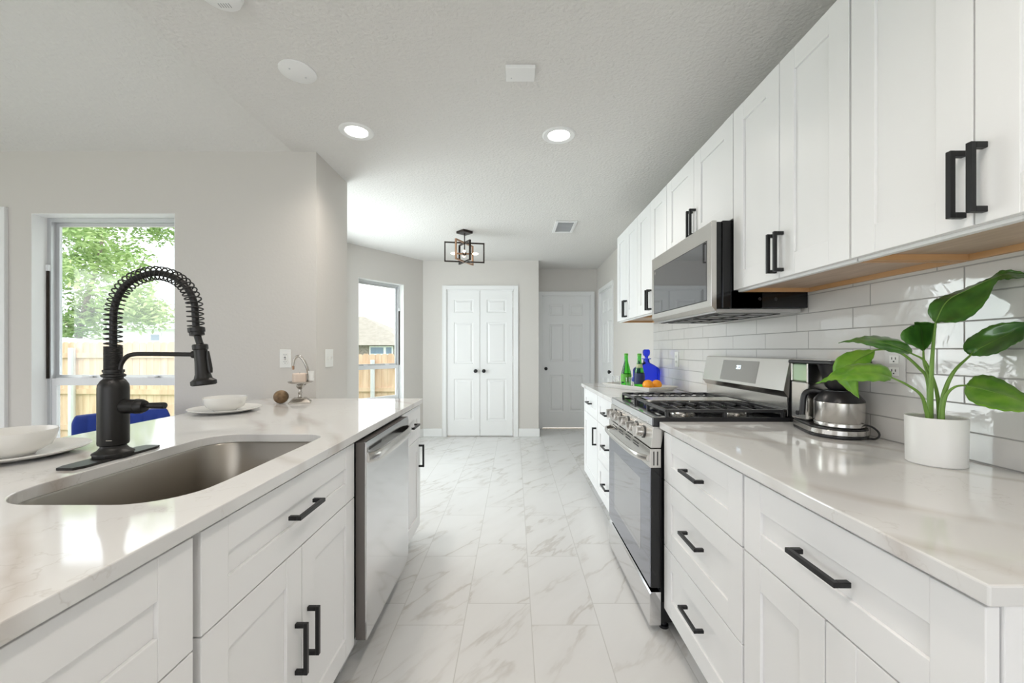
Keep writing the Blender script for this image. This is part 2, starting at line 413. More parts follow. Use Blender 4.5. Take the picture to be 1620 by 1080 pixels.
def casing_y(name, x0, x1, z1, y, wdt=.057, t=.016):
    m = MB(); m.box(x0-wdt, x0, y-t, y, 0, z1+wdt); m.box(x1, x1+wdt, y-t, y, 0, z1+wdt); m.box(x0, x1, y-t, y, z1, z1+wdt)
    m.box(x0-wdt+.001, x0-wdt+.013, y-t-.005, y-t, 0, z1+wdt-.001); m.box(x1+wdt-.013, x1+wdt-.001, y-t-.005, y-t, 0, z1+wdt-.001); m.box(x0-wdt+.013, x1+wdt-.013, y-t-.005, y-t, z1+wdt-.013, z1+wdt-.001)
    m.box(x0, x0+.012, y, y+.10, 0, z1); m.box(x1-.012, x1, y, y+.10, 0, z1); m.box(x0, x1, y, y+.10, z1-.012, z1)
    return struct(name, m, TRIM, bevel=.0015)
casing_y('trim_1', -.96, -.005, 2.07, 5.70)
casing_y('trim_2', .425, 1.185, 2.07, 6.29)
casing_y('trim_3', -4.10, -3.272, 2.07, 2.57)
m = MB(); x = W+.006; t = .016
m.box(x-t, x, 5.28-.057, 5.28, 0, 2.127); m.box(x-t, x, 6.04, 6.097, 0, 2.127); m.box(x-t, x, 5.28, 6.04, 2.07, 2.127); m.box(x, x+.10, 5.28, 5.292, 0, 2.07); m.box(x, x+.10, 6.028, 6.04, 0, 2.07); m.box(x, x+.10, 5.28, 6.04, 2.058, 2.07)
struct('trim_4', m, TRIM, bevel=.0015)

# six-panel style moulded door leaves
def leaf_mesh(w_, h, cols, rows, th=.035):
    """leaf in local u (0..w_), n (0 = front, + = back), v (0..h)"""
    m = MB(); us = [0] + [c for r in cols for c in r] + [w_]; vs = [0] + [c for r in rows for c in r] + [h]
    for i in range(len(us)-1):
        for j in range(len(vs)-1):
            u0, u1, v0, v1 = us[i], us[i+1], vs[j], vs[j+1]
            if i % 2 and j % 2:
                rings = [(0, 0), (.010, .009), (.022, .009), (.040, .002)]
                P = []
                for ins, d in rings: P += [(u0+ins, d, v0+ins), (u1-ins, d, v0+ins), (u1-ins, d, v1-ins), (u0+ins, d, v1-ins)]
                F = []
                for k in range(3):
                    for q in range(4): F.append((4*k+q, 4*k+(q+1) % 4, 4*k+4+(q+1) % 4, 4*k+4+q))
                F.append((12, 13, 14, 15)); m.faces(P, F)
            else:
                m.faces([(u0, 0, v0), (u1, 0, v0), (u1, 0, v1), (u0, 0, v1)], [(0, 1, 2, 3)])
    m.faces([(0, 0, 0), (w_, 0, 0), (w_, 0, h), (0, 0, h), (0, th, 0), (w_, th, 0), (w_, th, h), (0, th, h)], [(4, 7, 6, 5), (0, 4, 5, 1), (1, 5, 6, 2), (2, 6, 7, 3), (3, 7, 4, 0)])
    bmesh.ops.remove_doubles(m.b, verts=m.b.verts, dist=1e-5)
    return m
def place(m, loc, rz):
    R = Matrix.Rotation(rz, 4, 'Z'); 
    for v in m.b.verts: v.co = R @ v.co + Vector(loc)
    return m
KNOB = [(0, 0), (.024, 0), (.024, .006), (.011, .010), (.010, .028), (.022, .036), (.0265, .046), (.024, .056), (.014, .062), (0, .063)]
def door_knob(parent, loc, axis):
    return obj('door_knob', MB().lathe(KNOB, loc, axis, 20), BLACK, parent, smooth=True)
R3 = [(.21, .80), (1.015, 1.60), (1.735, 1.92)]
for i, x0 in enumerate((-.952, -.4865)):
    d = place(leaf_mesh(.4595, 2.05, [(.095, .37)], R3), (x0, 5.712, .012), 0)
    o = struct('door_%d' % (i+1), d, TRIM, base=(x0+.23, 5.712, .012)); 
    door_knob(o, (x0 + (.405 if i == 0 else .055), 5.712, .925), '-y')
    hm = MB(); hx = x0-.002 if i == 0 else x0+.4615
    for hz in (.25, 1.05, 1.82):
        obj('hinge', MB().box(hx-.004, hx+.004, 5.702, 5.712, hz, hz+.09), TRIM, o, bevel=.002)
R6 = [(.25, .82), (1.03, 1.61), (1.745, 1.92)]
d = place(leaf_mesh(.732, 2.05, [(.105, .32), (.412, .627)], R6), (.439, 6.31, .012), 0)
o = struct('door_3', d, TRIM, base=(.805, 6.31, .012)); door_knob(o, (.487, 6.31, .93), '-y')
d = place(leaf_mesh(.732, 2.05, [(.105, .32), (.412, .627)], R6), (W+.022, 6.026, .012), -PI/2)
o = struct('door_4', d, TRIM, base=(W+.022, 5.66, .012)); door_knob(o, (W+.022, 5.345, .93), '-x')
d = place(leaf_mesh(.80, 2.05, [(.10, .34), (.45, .70)], R6), (-4.086, 2.60, .012), 0)
struct('door_5', d, TRIM, base=(-3.7, 2.6, .012))

# windows --------------------------------------------------------
def window(name, P, w_, z0, z1, zm):
    """single-hung window. P(u,d,z) maps width u, outward depth d"""
    def bx(m, u0, u1, d0, d1, a, b):
        c = [P(u, d, z) for z in (a, b) for (u, d) in ((u0, d0), (u1, d0), (u1, d1), (u0, d1))]
        m.faces(c, [(3, 2, 1, 0), (4, 5, 6, 7), (0, 1, 5, 4), (1, 2, 6, 5), (2, 3, 7, 6), (3, 0, 4, 7)])
    m = MB(); f = .028
    bx(m, 0, f, .085, .14, z0, z1); bx(m, w_-f, w_, .085, .14, z0, z1); bx(m, f, w_-f, .085, .14, z1-f, z1); bx(m, f, w_-f, .085, .14, z0, z0+f)
    fr = struct(name, m, ALU, bevel=.001)
    m = MB(); u0, u1 = f, w_-f; s = .022
    bx(m, u0, u0+s, .115, .132, zm, z1-f); bx(m, u1-s, u1, .115, .132, zm, z1-f); bx(m, u0+s, u1-s, .115, .132, z1-f-s, z1-f); bx(m, u0+s, u1-s, .115, .132, zm-.01, zm+.022)
    obj('upper_sash', m, ALU, fr, bevel=.001)
    m = MB(); bx(m, u0, u0+.03, .09, .112, z0+f, zm); bx(m, u1-.03, u1, .09, .112, z0+f, zm); bx(m, u0+.03, u1-.03, .088, .112, zm-.045, zm+.004); bx(m, u0+.03, u1-.03, .09, .112, z0+f, z0+f+.04)
    obj('lower_sash', m, VINYL, fr, bevel=.001)
    m = MB(); bx(m, u0+s, u1-s, .122, .125, zm+.02, z1-f-s); obj('upper_pane', m, PANE, fr)
    m = MB(); bx(m, u0+.03, u1-.03, .099, .102, z0+f+.04, zm-.045); obj('lower_pane', m, PANE, fr)
    for q in (.25, .72):
        m = MB(); bx(m, w_*q, w_*q+.05, .088, .11, zm+.004, zm+.016); obj('sash_latch', m, VINYL, fr, bevel=.002)
    m = MB(); bx(m, .004, .018, .078, .086, zm, z1-.33); obj('balance_rod', m, BRONZE, fr)
    m = MB(); bx(m, .001, .024, .074, .088, z1-.35, z1-.31); obj('rod_bracket', m, VINYL, fr, bevel=.002)
    m = MB(); bx(m, 0, .004, .0005, .085, z0, z1); bx(m, w_-.004, w_, .0005, .085, z0, z1); bx(m, .004, w_-.004, .0005, .085, z1-.004, z1); obj('skylit_reveal', m, TRIM, fr)  # white strips put the sky-lit brightness of the reveal into colour
    m = MB(); bx(m, .004, w_-.004, -.012, .085, z0, z0+.012); obj('sill', m, TRIM, fr, bevel=.002)
    return fr
window('window_1', lambda u, d, z: (-3.07+u, 2.57+d, z), .913, .5, 2.09, 1.035)
window('window_2', lambda u, d, z: (*bay(BT0+u, d), z), BT1-BT0, BZ0, BZ1, 1.02)
window('window_3', lambda u, d, z: (-1.98-d, 3.25+u, z), 1.35, .45, 2.15, 1.05)

# ------------------------------------------------------------------ ceiling fittings
def rec_light(loc, lab):
    t = thing('recessed_light', lab, 'ceiling light', (loc[0], loc[1], CZ), 'recessed ceiling lights')
    obj('trim_ring', MB().lathe([(.062, .0), (.066, -.004), (.090, -.006), (.097, -.001), (.097, .004), (.06, .004)], (loc[0], loc[1], CZ), 'z', 40), TRIM, t, smooth=True)
    obj('lens', MB().lathe([(0, -.001), (.066, -.001), (.066, .004), (0, .004)], (loc[0], loc[1], CZ), 'z', 40), LENS, t, smooth=True)
    lm = bpy.data.lights.new('downlight_glow', 'SPOT'); lm.energy = 30; lm.spot_size = math.radians(150); lm.spot_blend = 1; lm.shadow_soft_size = .07; lm.color = (1, .92, .83)
    lo = bpy.data.objects.new('downlight_glow', lm); C.objects.link(lo); lo.parent = t; lo.location = (0, 0, -.02)
rec_light((-.91, 2.33), 'round lit recessed ceiling light, the left one of two')
rec_light((.26, 2.371), 'round lit recessed ceiling light, the right one nearer the wall cabinets')
for q_ in (.45, -1.45):  # extra downlights out of view, added to light the cabinets
    for x_, s_ in ((-.91, 'left'), (.26, 'right')): rec_light((x_, q_), 'added unseen recessed ceiling light behind the view, %s row, %s' % (s_, 'nearer one' if q_ > 0 else 'furthest back'))
t = obj('ceiling_cover_plate', MB().lathe([(0, -.008), (.070, -.008), (.078, -.004), (.078, 0), (0, 0)], (-.979, 1.827, CZ), 'z', 40), TRIM, smooth=True, base=(-.979, 1.827, CZ))
tag(t, 'blank round white cover plate with two screws on the ceiling', 'cover plate')
for q in (-.03, .03): obj('screw', MB().lathe([(0, -.0105), (.004, -.0095), (.004, -.007), (0, -.007)], (-.979+q*.7, 1.827+q, CZ), 'z', 10), ALU, t)
t = obj('smoke_detector', MB().lathe([(0, -.032), (.05, -.032), (.066, -.024), (.072, -.008), (.072, 0), (0, 0)], (-1.03, 1.41, CZ), 'z', 40), TRIM, smooth=True, base=(-1.03, 1.41, CZ))
tag(t, 'round white smoke detector cut by the top edge of the view', 'smoke detector')
for k in range(5): obj('vent_slot', MB().box(-1.05+k*.009, -1.047+k*.009, 1.43, 1.448, CZ-.0328, CZ-.031), mat('slot_grey', (.4, .4, .4)), t)
t = obj('ceiling_box', MB().box(-.04, .093, 1.78, 1.874, CZ-.016, CZ), TRIM, bevel=.003, base=(.026, 1.83, CZ)); tag(t, 'small white rectangular plate on the ceiling right of centre', 'cover plate')
obj('indicator', MB().lathe([(0, -.018), (.003, -.0175), (.003, -.015)], (-.015, 1.85, CZ), 'z', 10), ALU, t)
t = thing('air_vent', 'white rectangular air vent grille on the far ceiling', 'air vent', (.508, 4.13, CZ))
m = MB(); x0, x1, y0, y1 = .40, .616, 3.94, 4.32; z0, z1 = CZ-.010, CZ
m.box(x0, x0+.03, y0, y1, z0, z1); m.box(x1-.03, x1, y0, y1, z0, z1); m.box(x0+.03, x1-.03, y0, y0+.03, z0, z1); m.box(x0+.03, x1-.03, y1-.03, y1, z0, z1)
obj('frame', m, TRIM, t, bevel=.002)
obj('backing', MB().box(x0+.03, x1-.03, y0+.03, y1-.03, CZ-.002, CZ), mat('vent_backing', (.74, .76, .80), .7), t)  # even pale blue-grey backing behind the louvers
for k in range(13):
    yy = y0+.045+k*.0235
    obj('louver', MB().prism([(yy, CZ-.010), (yy+.0015, CZ-.010), (yy+.012, CZ-.002), (yy+.0105, CZ-.002)], 0, x0+.03, x1-.03), TRIM, t)

# semi-flush fixture of crossed rectangular frames
px, py = -.53, 4.29
t = thing('pendant_light', 'dark bronze semi-flush ceiling light of crossed open rectangular frames', 'ceiling light', (px, py, CZ))
def rotbox(m, c, hx, hy, hz, R):
    vs = [Vector(c) + R @ Vector((sx*hx, sy*hy, sz*hz)) for sz in (-1, 1) for sx, sy in ((-1, -1), (1, -1), (1, 1), (-1, 1))]
    m.faces(vs, [(3, 2, 1, 0), (4, 5, 6, 7), (0, 1, 5, 4), (1, 2, 6, 5), (2, 3, 7, 6), (3, 0, 4, 7)]); return m
obj('canopy', rotbox(MB(), (px, py, CZ-.0125), .062, .062, .0125, Matrix.Rotation(PI/4, 3, 'Z')), BRONZE, t, bevel=.002)
obj('rod', MB().tube([(px, py, CZ-.02), (px, py, 2.25)], .006, 10), BRONZE, t, smooth=True)
def rframe(c, hw, hh, R, mt, b=.0065):
    m = MB()
    for (u, v, a, d) in ((-hw, 0, b, hh), (hw, 0, b, hh), (0, -hh, hw+b, b), (0, hh, hw+b, b)):
        rotbox(m, Vector(c) + R @ Vector((u, 0, v)), a, .009, d, R)
    return obj('frame', m, mt, t)
zc = 2.255
rframe((px, py, zc), .205, .10, Matrix.Rotation(math.radians(10), 3, 'Z'), BRONZE)
COPPER = mat('copper_frame', (.42, .26, .17), .35, .8)
rframe((px+.0, py, zc), .17, .10, Matrix.Rotation(math.radians(66), 3, 'Z'), COPPER)
rframe((px+.0, py, zc), .13, .10, Matrix.Rotation(math.radians(-58), 3, 'Z'), BRONZE)
obj('hub', MB().lathe([(0, -.022), (.018, -.018), (.022, 0), (.018, .018), (0, .022)], (px, py, 2.245), 'z', 20), BRONZE, t, smooth=True)
for a in (0, 100, 190, 275):
    R = Matrix.Rotation(math.radians(a), 3, 'Z'); d = R @ Vector((1, 0, 0))
    p0 = Vector((px, py, 2.24))
    s_ = obj('socket', MB().tube([p0+d*.02, p0+d*.085], .0095, 12), COPPER, t, smooth=True)
    obj('bulb', MB().tube([p0+d*.085, p0+d*.095, p0+d*.115, p0+d*.135, p0+d*.148], [.007, .013, .015, .009, .002], 14), BULB, t, smooth=True)

# ------------------------------------------------------------------ cabinetry
def shaker(mb, y0, y1, z0, z1, xf, side, fr=.074, th=.02, dp=.008):
    """shaker front in an x=const plane; xf = outer face, side=+1 faces +X, -1 faces -X"""
    def bx(a, b_, c, d, dep):
        mb.box(xf-side*dep, xf-side*th, a, b_, c, d)
    bx(y0, y0+fr, z0, z1, 0); bx(y1-fr, y1, z0, z1, 0)
    bx(y0+fr, y1-fr, z0, z0+fr, .0007); bx(y0+fr, y1-fr, z1-fr, z1, .0007)
    bx(y0+fr, y1-fr, z0+fr, z1-fr, dp)
    return mb
def pull(parent, xf, y, z, side, vert, ln=.140, label=None):
    s = .0055; m = MB(); x1 = xf + side*.034; xb = xf + side*.023
    if vert:
        m.box(xb, x1, y-s, y+s, z-ln/2, z+ln/2)
        for e in (-1, 1):
            za = z+e*(ln/2); m.box(xf, xb, y-s, y+s, za, za-e*.012)
    else:
        m.box(xb, x1, y-ln/2, y+ln/2, z-s, z+s)
        for e in (-1, 1):
            ya = y+e*(ln/2); m.box(xf, xb, ya, ya-e*.012, z-s, z+s)
    return obj('handle', m, BLACK, parent, bevel=.0008, seg=1)
G = .0018
def front(parent, name, y0, y1, z0, z1, xf, side, hy=None, hz=None, vert=False, fr=.074):
    m = shaker(MB(), y0+G, y1-G, z0+G, z1-G, xf, side, fr)
    o = obj(name, m, CAB, parent, bevel=.0013, seg=2)
    if hy is not None: pull(o, xf, hy, hz, side, vert)
    return o
def base_cab(label, y0, y1, side, xf, xback, group, fronts, toe=.115, top=.884, ctop=None):
    xc = xf - side*.022
    t = thing('base_cabinet', label, 'cabinet', ((xc+xback)/2, (y0+y1)/2, 0), group)
    m = MB(); m.box(xc, xback, y0+.001, y1-.001, toe, ctop or top)
    if ctop:   # open-topped sink carcass keeps its front rail
        m.box(xc, xc-side*.018, y0+.001, y1-.001, ctop, top)
    obj('carcass', m, CAB, t, bevel=.001)
    obj('toe_kick', MB().box(xc-side*.065, xc-side*.08, y0+.001, y1-.001, 0, toe), TOEK, t)
    for f in fronts: front(t, *f[:5], xf, side, *f[5:])
    return t
LX = -.60; RX = .640
zs = .672; tp = .876; bt = .118
gl = 'white shaker base cabinets of the peninsula'; gr = 'white shaker base cabinets along the tiled wall'
base_cab('white peninsula base cabinet nearest the camera, left of the sink cabinet', .15, .760, 1, LX, -1.20, gl,
    [('drawer', .153, .757, .662, tp, .30, .77), ('door', .153, .455, bt, .662), ('door', .455, .757, bt, .662)])
base_cab('white sink base cabinet with two tall black pulls under the black faucet', .770, 1.520, 1, LX, -1.20, gl,
    [('drawer', .773, 1.516, zs, tp, 1.142, .776), ('door', .773, 1.142, bt, zs, 1.109, .405, True), ('door', 1.142, 1.516, bt, zs, 1.175, .41, True)], ctop=.62)
base_cab('narrow white base cabinet at the far end of the peninsula past the dishwasher', 2.150, 2.575, 1, LX, -1.20, gl,
    [('drawer', 2.153, 2.572, zs, tp, 2.36, .776), ('door', 2.153, 2.572, bt, zs, 2.535, .56, True)])
base_cab('white base cabinet with one wide drawer over two doors, nearest the camera on the right', .545, 1.133, -1, RX, W, gr,
    [('drawer', .548, 1.130, zs-.004, tp, .838, .776), ('door', .548, .834, bt, zs-.004), ('door', .834, 1.130, bt, zs-.004)])
base_cab('white three-drawer base cabinet between the range and the nearest right-hand cabinet', 1.134, 1.735, -1, RX, W, gr,
    [('drawer', 1.137, 1.732, zs-.004, tp, 1.436, .776), ('drawer', 1.137, 1.732, .393, zs-.004, 1.436, .545), ('drawer', 1.137, 1.732, bt, .393, 1.436, .27)])
base_cab('white three-drawer base cabinet just past the range', 2.505, 3.115, -1, RX, W, gr,
    [('drawer', 2.508, 3.112, zs, tp, 2.80, .776), ('drawer', 2.508, 3.112, .393, zs, 2.80, .545), ('drawer', 2.508, 3.112, bt, .393, 2.80, .27)])
base_cab('white base cabinet at the far end of the tiled wall, drawer over a door', 3.116, 3.72, -1, RX, W, gr,
    [('drawer', 3.119, 3.717, zs, tp, 3.42, .776), ('door', 3.119, 3.717, bt, zs, 3.17, .545, True)])

# wall cabinets
UX = .940; ub = 1.477; ut = 2.245
def wall_cab(label, y0, y1, z0, hz, recess=True):
    t = thing('wall_cabinet', label, 'cabinet', (W-.16, (y0+y1)/2, z0), 'white shaker wall cabinets')
    zb = z0-.006
    m = MB(); m.box(UX+.021, W-.003, y0+.001, y1-.001, z0+.012 if recess else z0, ut)
    if recess: m.box(UX+.021, UX+.04, y0+.001, y1-.001, zb, z0+.012)
    obj('carcass', m, CAB, t, bevel=.0008, seg=1)
    if recess:
        m = MB(); m.box(UX+.04, W-.018, y0+.016, y1-.016, z0+.0105, z0+.012); obj('underside', m, UNDERPLY, t, label='pale maple veneer underside')
        m = MB(); m.box(UX+.04, W-.003, y0+.001, y0+.016, zb, z0+.012); m.box(UX+.04, W-.003, y1-.016, y1-.001, zb, z0+.012); m.box(W-.018, W-.003, y0+.016, y1-.016, zb, z0+.012)
        obj('bottom_rail', m, PLY, t, label='bare orange-brown plywood edge')
    ym = (y0+y1)/2
    front(t, 'door', y0+.001, ym, z0, ut, UX, -1, ym-.020, hz, True)
    front(t, 'door', ym, y1-.001, z0, ut, UX, -1, ym+.018, hz, True)
    return t
wall_cab('white wall cabinet nearest the camera, above the potted plant', .523, 1.133, ub, 1.568)
wall_cab('white wall cabinet just before the microwave, above the coffee maker', 1.135, 1.739, ub, 1.568)
wall_cab('short white wall cabinet directly above the microwave', 1.741, 2.499, 1.787, 1.885, False)
wall_cab('white wall cabinet just past the microwave', 2.501, 3.10, ub, 1.568)
wall_cab('white wall cabinet at the far end of the row', 3.102, 3.705, ub, 1.568)

# ------------------------------------------------------------------ countertops
def round_poly(x0, x1, y0, y1, r, n=10):
    P = []
    rs = r if hasattr(r, '__len__') else [r]*4
    for (cx, cy, a0, q) in ((x1-rs[0], y0+rs[0], -90, rs[0]), (x1-rs[1], y1-rs[1], 0, rs[1]), (x0+rs[2], y1-rs[2], 90, rs[2]), (x0+rs[3], y0+rs[3], 180, rs[3])):
        for i in range(n+1):
            a = math.radians(a0 + 90*i/n); P.append((cx+q*math.cos(a), cy+q*math.sin(a)))
    return P
def slab_hole(outer, inner, z0, z1):
    m = MB(); b = m.b
    def fill(z):
        vo = [b.verts.new((*p, z)) for p in outer]; vi = [b.verts.new((*p, z)) for p in inner]
        eo = [b.edges.new((vo[i], vo[(i+1) % len(vo)])) for i in range(len(vo))]; ei = [b.edges.new((vi[i], vi[(i+1) % len(vi)])) for i in range(len(vi))]
        bmesh.ops.triangle_fill(b, use_beauty=True, edges=eo+ei); return vo, vi
    a, c = fill(z0); d, e = fill(z1)
    for lo, hi in ((a, d), (c, e)):
        n = len(lo)
        for i in range(n): b.faces.new((lo[i], lo[(i+1) % n], hi[(i+1) % n], hi[i]))
    return m
SX0, SX1, SY0, SY1 = -1.093, -.684, .808, 1.482
hole = round_poly(SX0, SX1, SY0, SY1, [.12, .075, .10, .12], 12)
m = slab_hole([(-1.60, -.2), (-.583, -.2), (-.583, 2.568), (-1.60, 2.568)], hole, .886, .915)
t = obj('countertop', m, QUARTZ, bevel=.0025, base=(-1.09, 1.2, .886), seg=2)
tag(t, 'long white quartz countertop of the peninsula with the sink cut into it', 'countertop', 'white quartz countertops')
t = obj('countertop', MB().box(.622, W-.003, .53, 1.738, .886, .915), QUARTZ, bevel=.003, base=(.95, 1.13, .886))
tag(t, 'near white quartz countertop carrying the plant and coffee maker', 'countertop', 'white quartz countertops')
t = obj('countertop', MB().box(.615, W-.003, 2.502, 3.735, .886, .915), QUARTZ, bevel=.003, base=(.95, 3.1, .886))
tag(t, 'far white quartz countertop past the range, under the tray of bottles', 'countertop', 'white quartz countertops')

# sink
t = thing('kitchen_sink', 'undermount stainless steel sink basin sunk in the peninsula countertop', 'sink', ((SX0+SX1)/2, (SY0+SY1)/2, .66))
m = MB(); b = m.b
rim = round_poly(SX0-.004, SX1+.004, SY0-.004, SY1+.004, [.124, .079, .104, .124], 12)
n = len(rim); cx, cy = (SX0+SX1)/2, (SY0+SY1)/2
rings = []
for (sc, z) in ((1.04, .8845), (1.0, .8845), (.992, .88), (.975, .70), (.95, .675), (.88, .665), (.12, .660)):
    rings.append([b.verts.new((cx+(p[0]-cx)*sc, cy+(p[1]-cy)*sc, z)) for p in rim])
for a, c in zip(rings, rings[1:]):
    for i in range(n): b.faces.new((a[i], a[(i+1) % n], c[(i+1) % n], c[i]))
o = obj('basin', m, SINKM, t, smooth=True, angle=50); md = o.modifiers.new('s', 'SOLIDIFY'); md.thickness = .0012; md.offset = 1
obj('drain', MB().lathe([(0, .0), (.03, .001), (.034, .004), (.055, .004), (.058, 0), (.058, -.01), (0, -.01)], (cx, cy, .664), 'z', 32), CHROME, t, smooth=True)

# faucet ------------------------------------------------------------
def crom(P, k=8):
    P = [Vector(p) for p in P]; Q = [P[0]*2-P[1]] + P + [P[-1]*2-P[-2]]; out = []
    for i in range(1, len(Q)-2):
        a, b_, c, d = Q[i-1:i+3]
        for j in range(k):
            u = j/k; out.append(.5*((2*b_)+(c-a)*u+(2*a-5*b_+4*c-d)*u*u+(3*b_-a-3*c+d)*u**3))
    out.append(P[-1]); return out
FX, FY, FZ = -1.15, 1.16, .915
def F3(p, dy=0): return (FX+p[0], FY+dy, FZ+p[1])
t = thing('kitchen_faucet', 'tall matte black spring-neck pull-down faucet behind the sink', 'faucet', (FX, FY, FZ))
pl = [(-.031, -.105), (-.022, -.127), (.022, -.127), (.031, -.105), (.031, .105), (.022, .127), (-.022, .127), (-.031, .105)]
obj('deck_plate', MB().prism([(FX+a, FY+b_) for a, b_ in pl], 2, FZ, FZ+.007), FAUCET, t, bevel=.0015)
obj('base_flange', MB().prism([(FX+.047*math.cos(math.radians(22.5+45*i)), FY+.047*math.sin(math.radians(22.5+45*i))) for i in range(8)], 2, FZ+.007, FZ+.014), FAUCET, t, bevel=.001)
body = [(0, .014), (.046, .014), (.045, .018), (.035, .024), (.029, .032), (.028, .036), (.0335, .039), (.0345, .044), (.0345, .200), (.033, .210), (.027, .221), (.022, .226), (.0215, .230), (.0265, .232), (.027, .238), (.0215, .241), (.0215, .244), (.024, .245), (.024, .252), (.012, .253), (0, .253)]
obj('body', MB().lathe(body, (FX, FY, FZ), 'z', 40), FAUCET, t, smooth=True, angle=30)
HOSE = [(-.0007, .2415), (-.0007, .319), (-.0007, .3854), (.0015, .4242), (.0114, .4574), (.0281, .4851), (.053, .5073), (.0834, .5211), (.1167, .5283), (.1499, .525), (.1803, .5128), (.2053, .4934), (.2219, .4685), (.2318, .4408), (.2346, .4076), (.2374, .3688), (.2413, .3467), (.2485, .3245)]
hp = crom([F3(p) for p in HOSE], 8)
obj('hose', MB().tube(hp, .0088, 14), FAUCET, t, smooth=True)
# spring: helix following the hose
cp = crom([F3(p) for p in [(-.0007, .250)] + HOSE[1:16]], 10)
d = [0]
for i in range(1, len(cp)): d.append(d[-1] + (cp[i]-cp[i-1]).length)
Ltot = d[-1]; dense = .068; nd = 20; no = 37
sp = []; steps = (nd+no)*16; i = 0
for k in range(steps+1):
    turn = k/16
    s_ = dense*turn/nd if turn < nd else dense+(Ltot-dense)*(turn-nd)/no
    while i < len(d)-2 and d[i+1] < s_: i += 1
    u = (s_-d[i])/max(1e-9, d[i+1]-d[i]); p = cp[i].lerp(cp[i+1], u); tg = (cp[i+1]-cp[i]).normalized()
    side = Vector((0, 1, 0)); nn = side.cross(tg).normalized(); a = 2*PI*turn
    rad = .0190
    sp.append(p + rad*(math.cos(a)*side + math.sin(a)*nn))
obj('spring', MB().tube(sp, .0020, 6), FAUCET, t, smooth=True, angle=80)
def seg_lathe(prof, a, b_):
    a, b_ = Vector(a), Vector(b_); dr = (b_-a).normalized(); q = Vector((0, 0, 1)).rotation_difference(dr).to_matrix()
    m = MB(); m.lathe(prof, a, 'z', 32, rot=q); return m
e0 = F3((.2372, .372)); e1 = F3((.2405, .345)); obj('spring_collar', seg_lathe([(0, 0), (.0205, 0), (.0205, .012), (.018, .013), (.018, .022), (.009, .024), (0, .024)], e0, e1), FAUCET, t, smooth=True, angle=30)
h0 = F3((.2479, .3245)); h1 = F3((.2595, .2082))
o = obj('spray_head', seg_lathe([(0, 0), (.017, 0), (.019, .003), (.019, .014), (.0165, .016), (.0165, .05), (.0185, .085), (.022, .098), (.031, .105), (.031, .115), (.027, .118), (0, .118)], h0, h1), FAUCET, t, smooth=True, angle=30)
obj('spray_button', MB().tube([F3((.270, .305), 0), F3((.272, .285)), F3((.2765, .255)), F3((.279, .243))], [.004, .006, .007, .005], 10), FAUCET, o, smooth=True)
ARM = [(.017, .2359), (.0214, .2664), (.0364, .2874), (.0557, .2952), (.0945, .2968), (.233, .2952)]
ap = crom([F3(p) for p in ARM], 8)
obj('support_arm', MB().tube(ap, .0062, 12).lathe([(0, -.008), (.011, -.008), (.011, .008), (0, .008)], F3((.236, .2952)), 'x', 16), FAUCET, t, smooth=True)
hd = obj('valve_housing', MB().lathe([(.016, .02), (.021, .033), (.0205, .04), (.020, .065), (.0215, .066), (.0215, .070), (.0205, .071), (.0205, .080), (.016, .090), (0, .092)], (FX, FY, FZ+.147), 'x', 28), FAUCET, t, smooth=True, angle=30)
obj('lever_handle', MB().lathe([(0, .086), (.005, .087), (.0055, .093), (.0078, .10), (.0085, .104), (.0095, .145), (.0085, .148), (0, .148)], (FX, FY, FZ+.149), 'x', 20), FAUCET, hd, smooth=True, angle=30)
obj('nameplate', MB().box(FX+.012, FX+.027, FY-.0335, FY-.0315, FZ+.0545, FZ+.0565), PEWTER, t)

# ------------------------------------------------------------------ dishwasher
t = thing('dishwasher', 'built-in stainless steel dishwasher in the peninsula with a bowed bar handle', 'dishwasher', (-.9, 1.835, 0))
obj('tub', MB().box(-.622, -1.18, 1.527, 2.143, .10, .878), DARK, t)
GREYSIDE = mat('dishwasher_side', (.17, .155, .145), .45, .4)
y0, y1 = 1.535, 2.137
obj('door_panel', MB().box(-.604, -.566, y0, y1, .122, .872), GREYSIDE, t, bevel=.002)
m = MB(); ny = 24
P = []; Fc = []
for i in range(ny+1):
    y = y0+(y1-y0)*i/ny
    for (x, z) in ((-.566, .122), (-.5615, .122), (-.5615, .745), (-.5600, .80), (-.5600, .855), (-.564, .872), (-.570, .872)):
        P.append((x, y, z))
q = 7
for i in range(ny):
    for j in range(q-1): Fc.append((i*q+j, i*q+j+1, (i+1)*q+j+1, (i+1)*q+j))
m.faces(P, Fc); 
for i in (0, ny): m.faces([P[i*q+j] for j in range(q)], [tuple(range(q))])
obj('steel_front', m, BRUSHED, t)
hpz = .812; m = MB(); n = 16
P = []; sec = [(-.016, -.006), (-.016, .006), (.014, .004), (.018, 0), (.014, -.004)]
pth = []
for i in range(n+1):
    u = i/n; y = y0+.012+(y1-y0-.024)*u; bow = .036*(1-(2*u-1)**4)**.5 if 0 < u < 1 else 0
    pth.append((-.562+bow, y))
for (x, y) in pth:
    P += [(x-.006, y, hpz-.020), (x+.002, y, hpz-.022), (x+.007, y, hpz-.012), (x+.007, y, hpz+.008), (x+.002, y, hpz+.018), (x-.006, y, hpz+.018)]
Fc = []
for i in range(n):
    for j in range(6): Fc.append((i*6+j, i*6+(j+1) % 6, (i+1)*6+(j+1) % 6, (i+1)*6+j))
Fc += [tuple(range(6)), tuple(range(n*6, n*6+6))]
m.faces(P, Fc); obj('handle', m, STEEL, t, smooth=True, angle=40)
obj('control_pocket', MB().box(-.5606, -.5596, 1.56, 1.70, .838, .850), DARK, t)
obj('toe_panel', MB().box(-.66, -.67, 1.53, 2.14, 0, .115), TOEK, t)

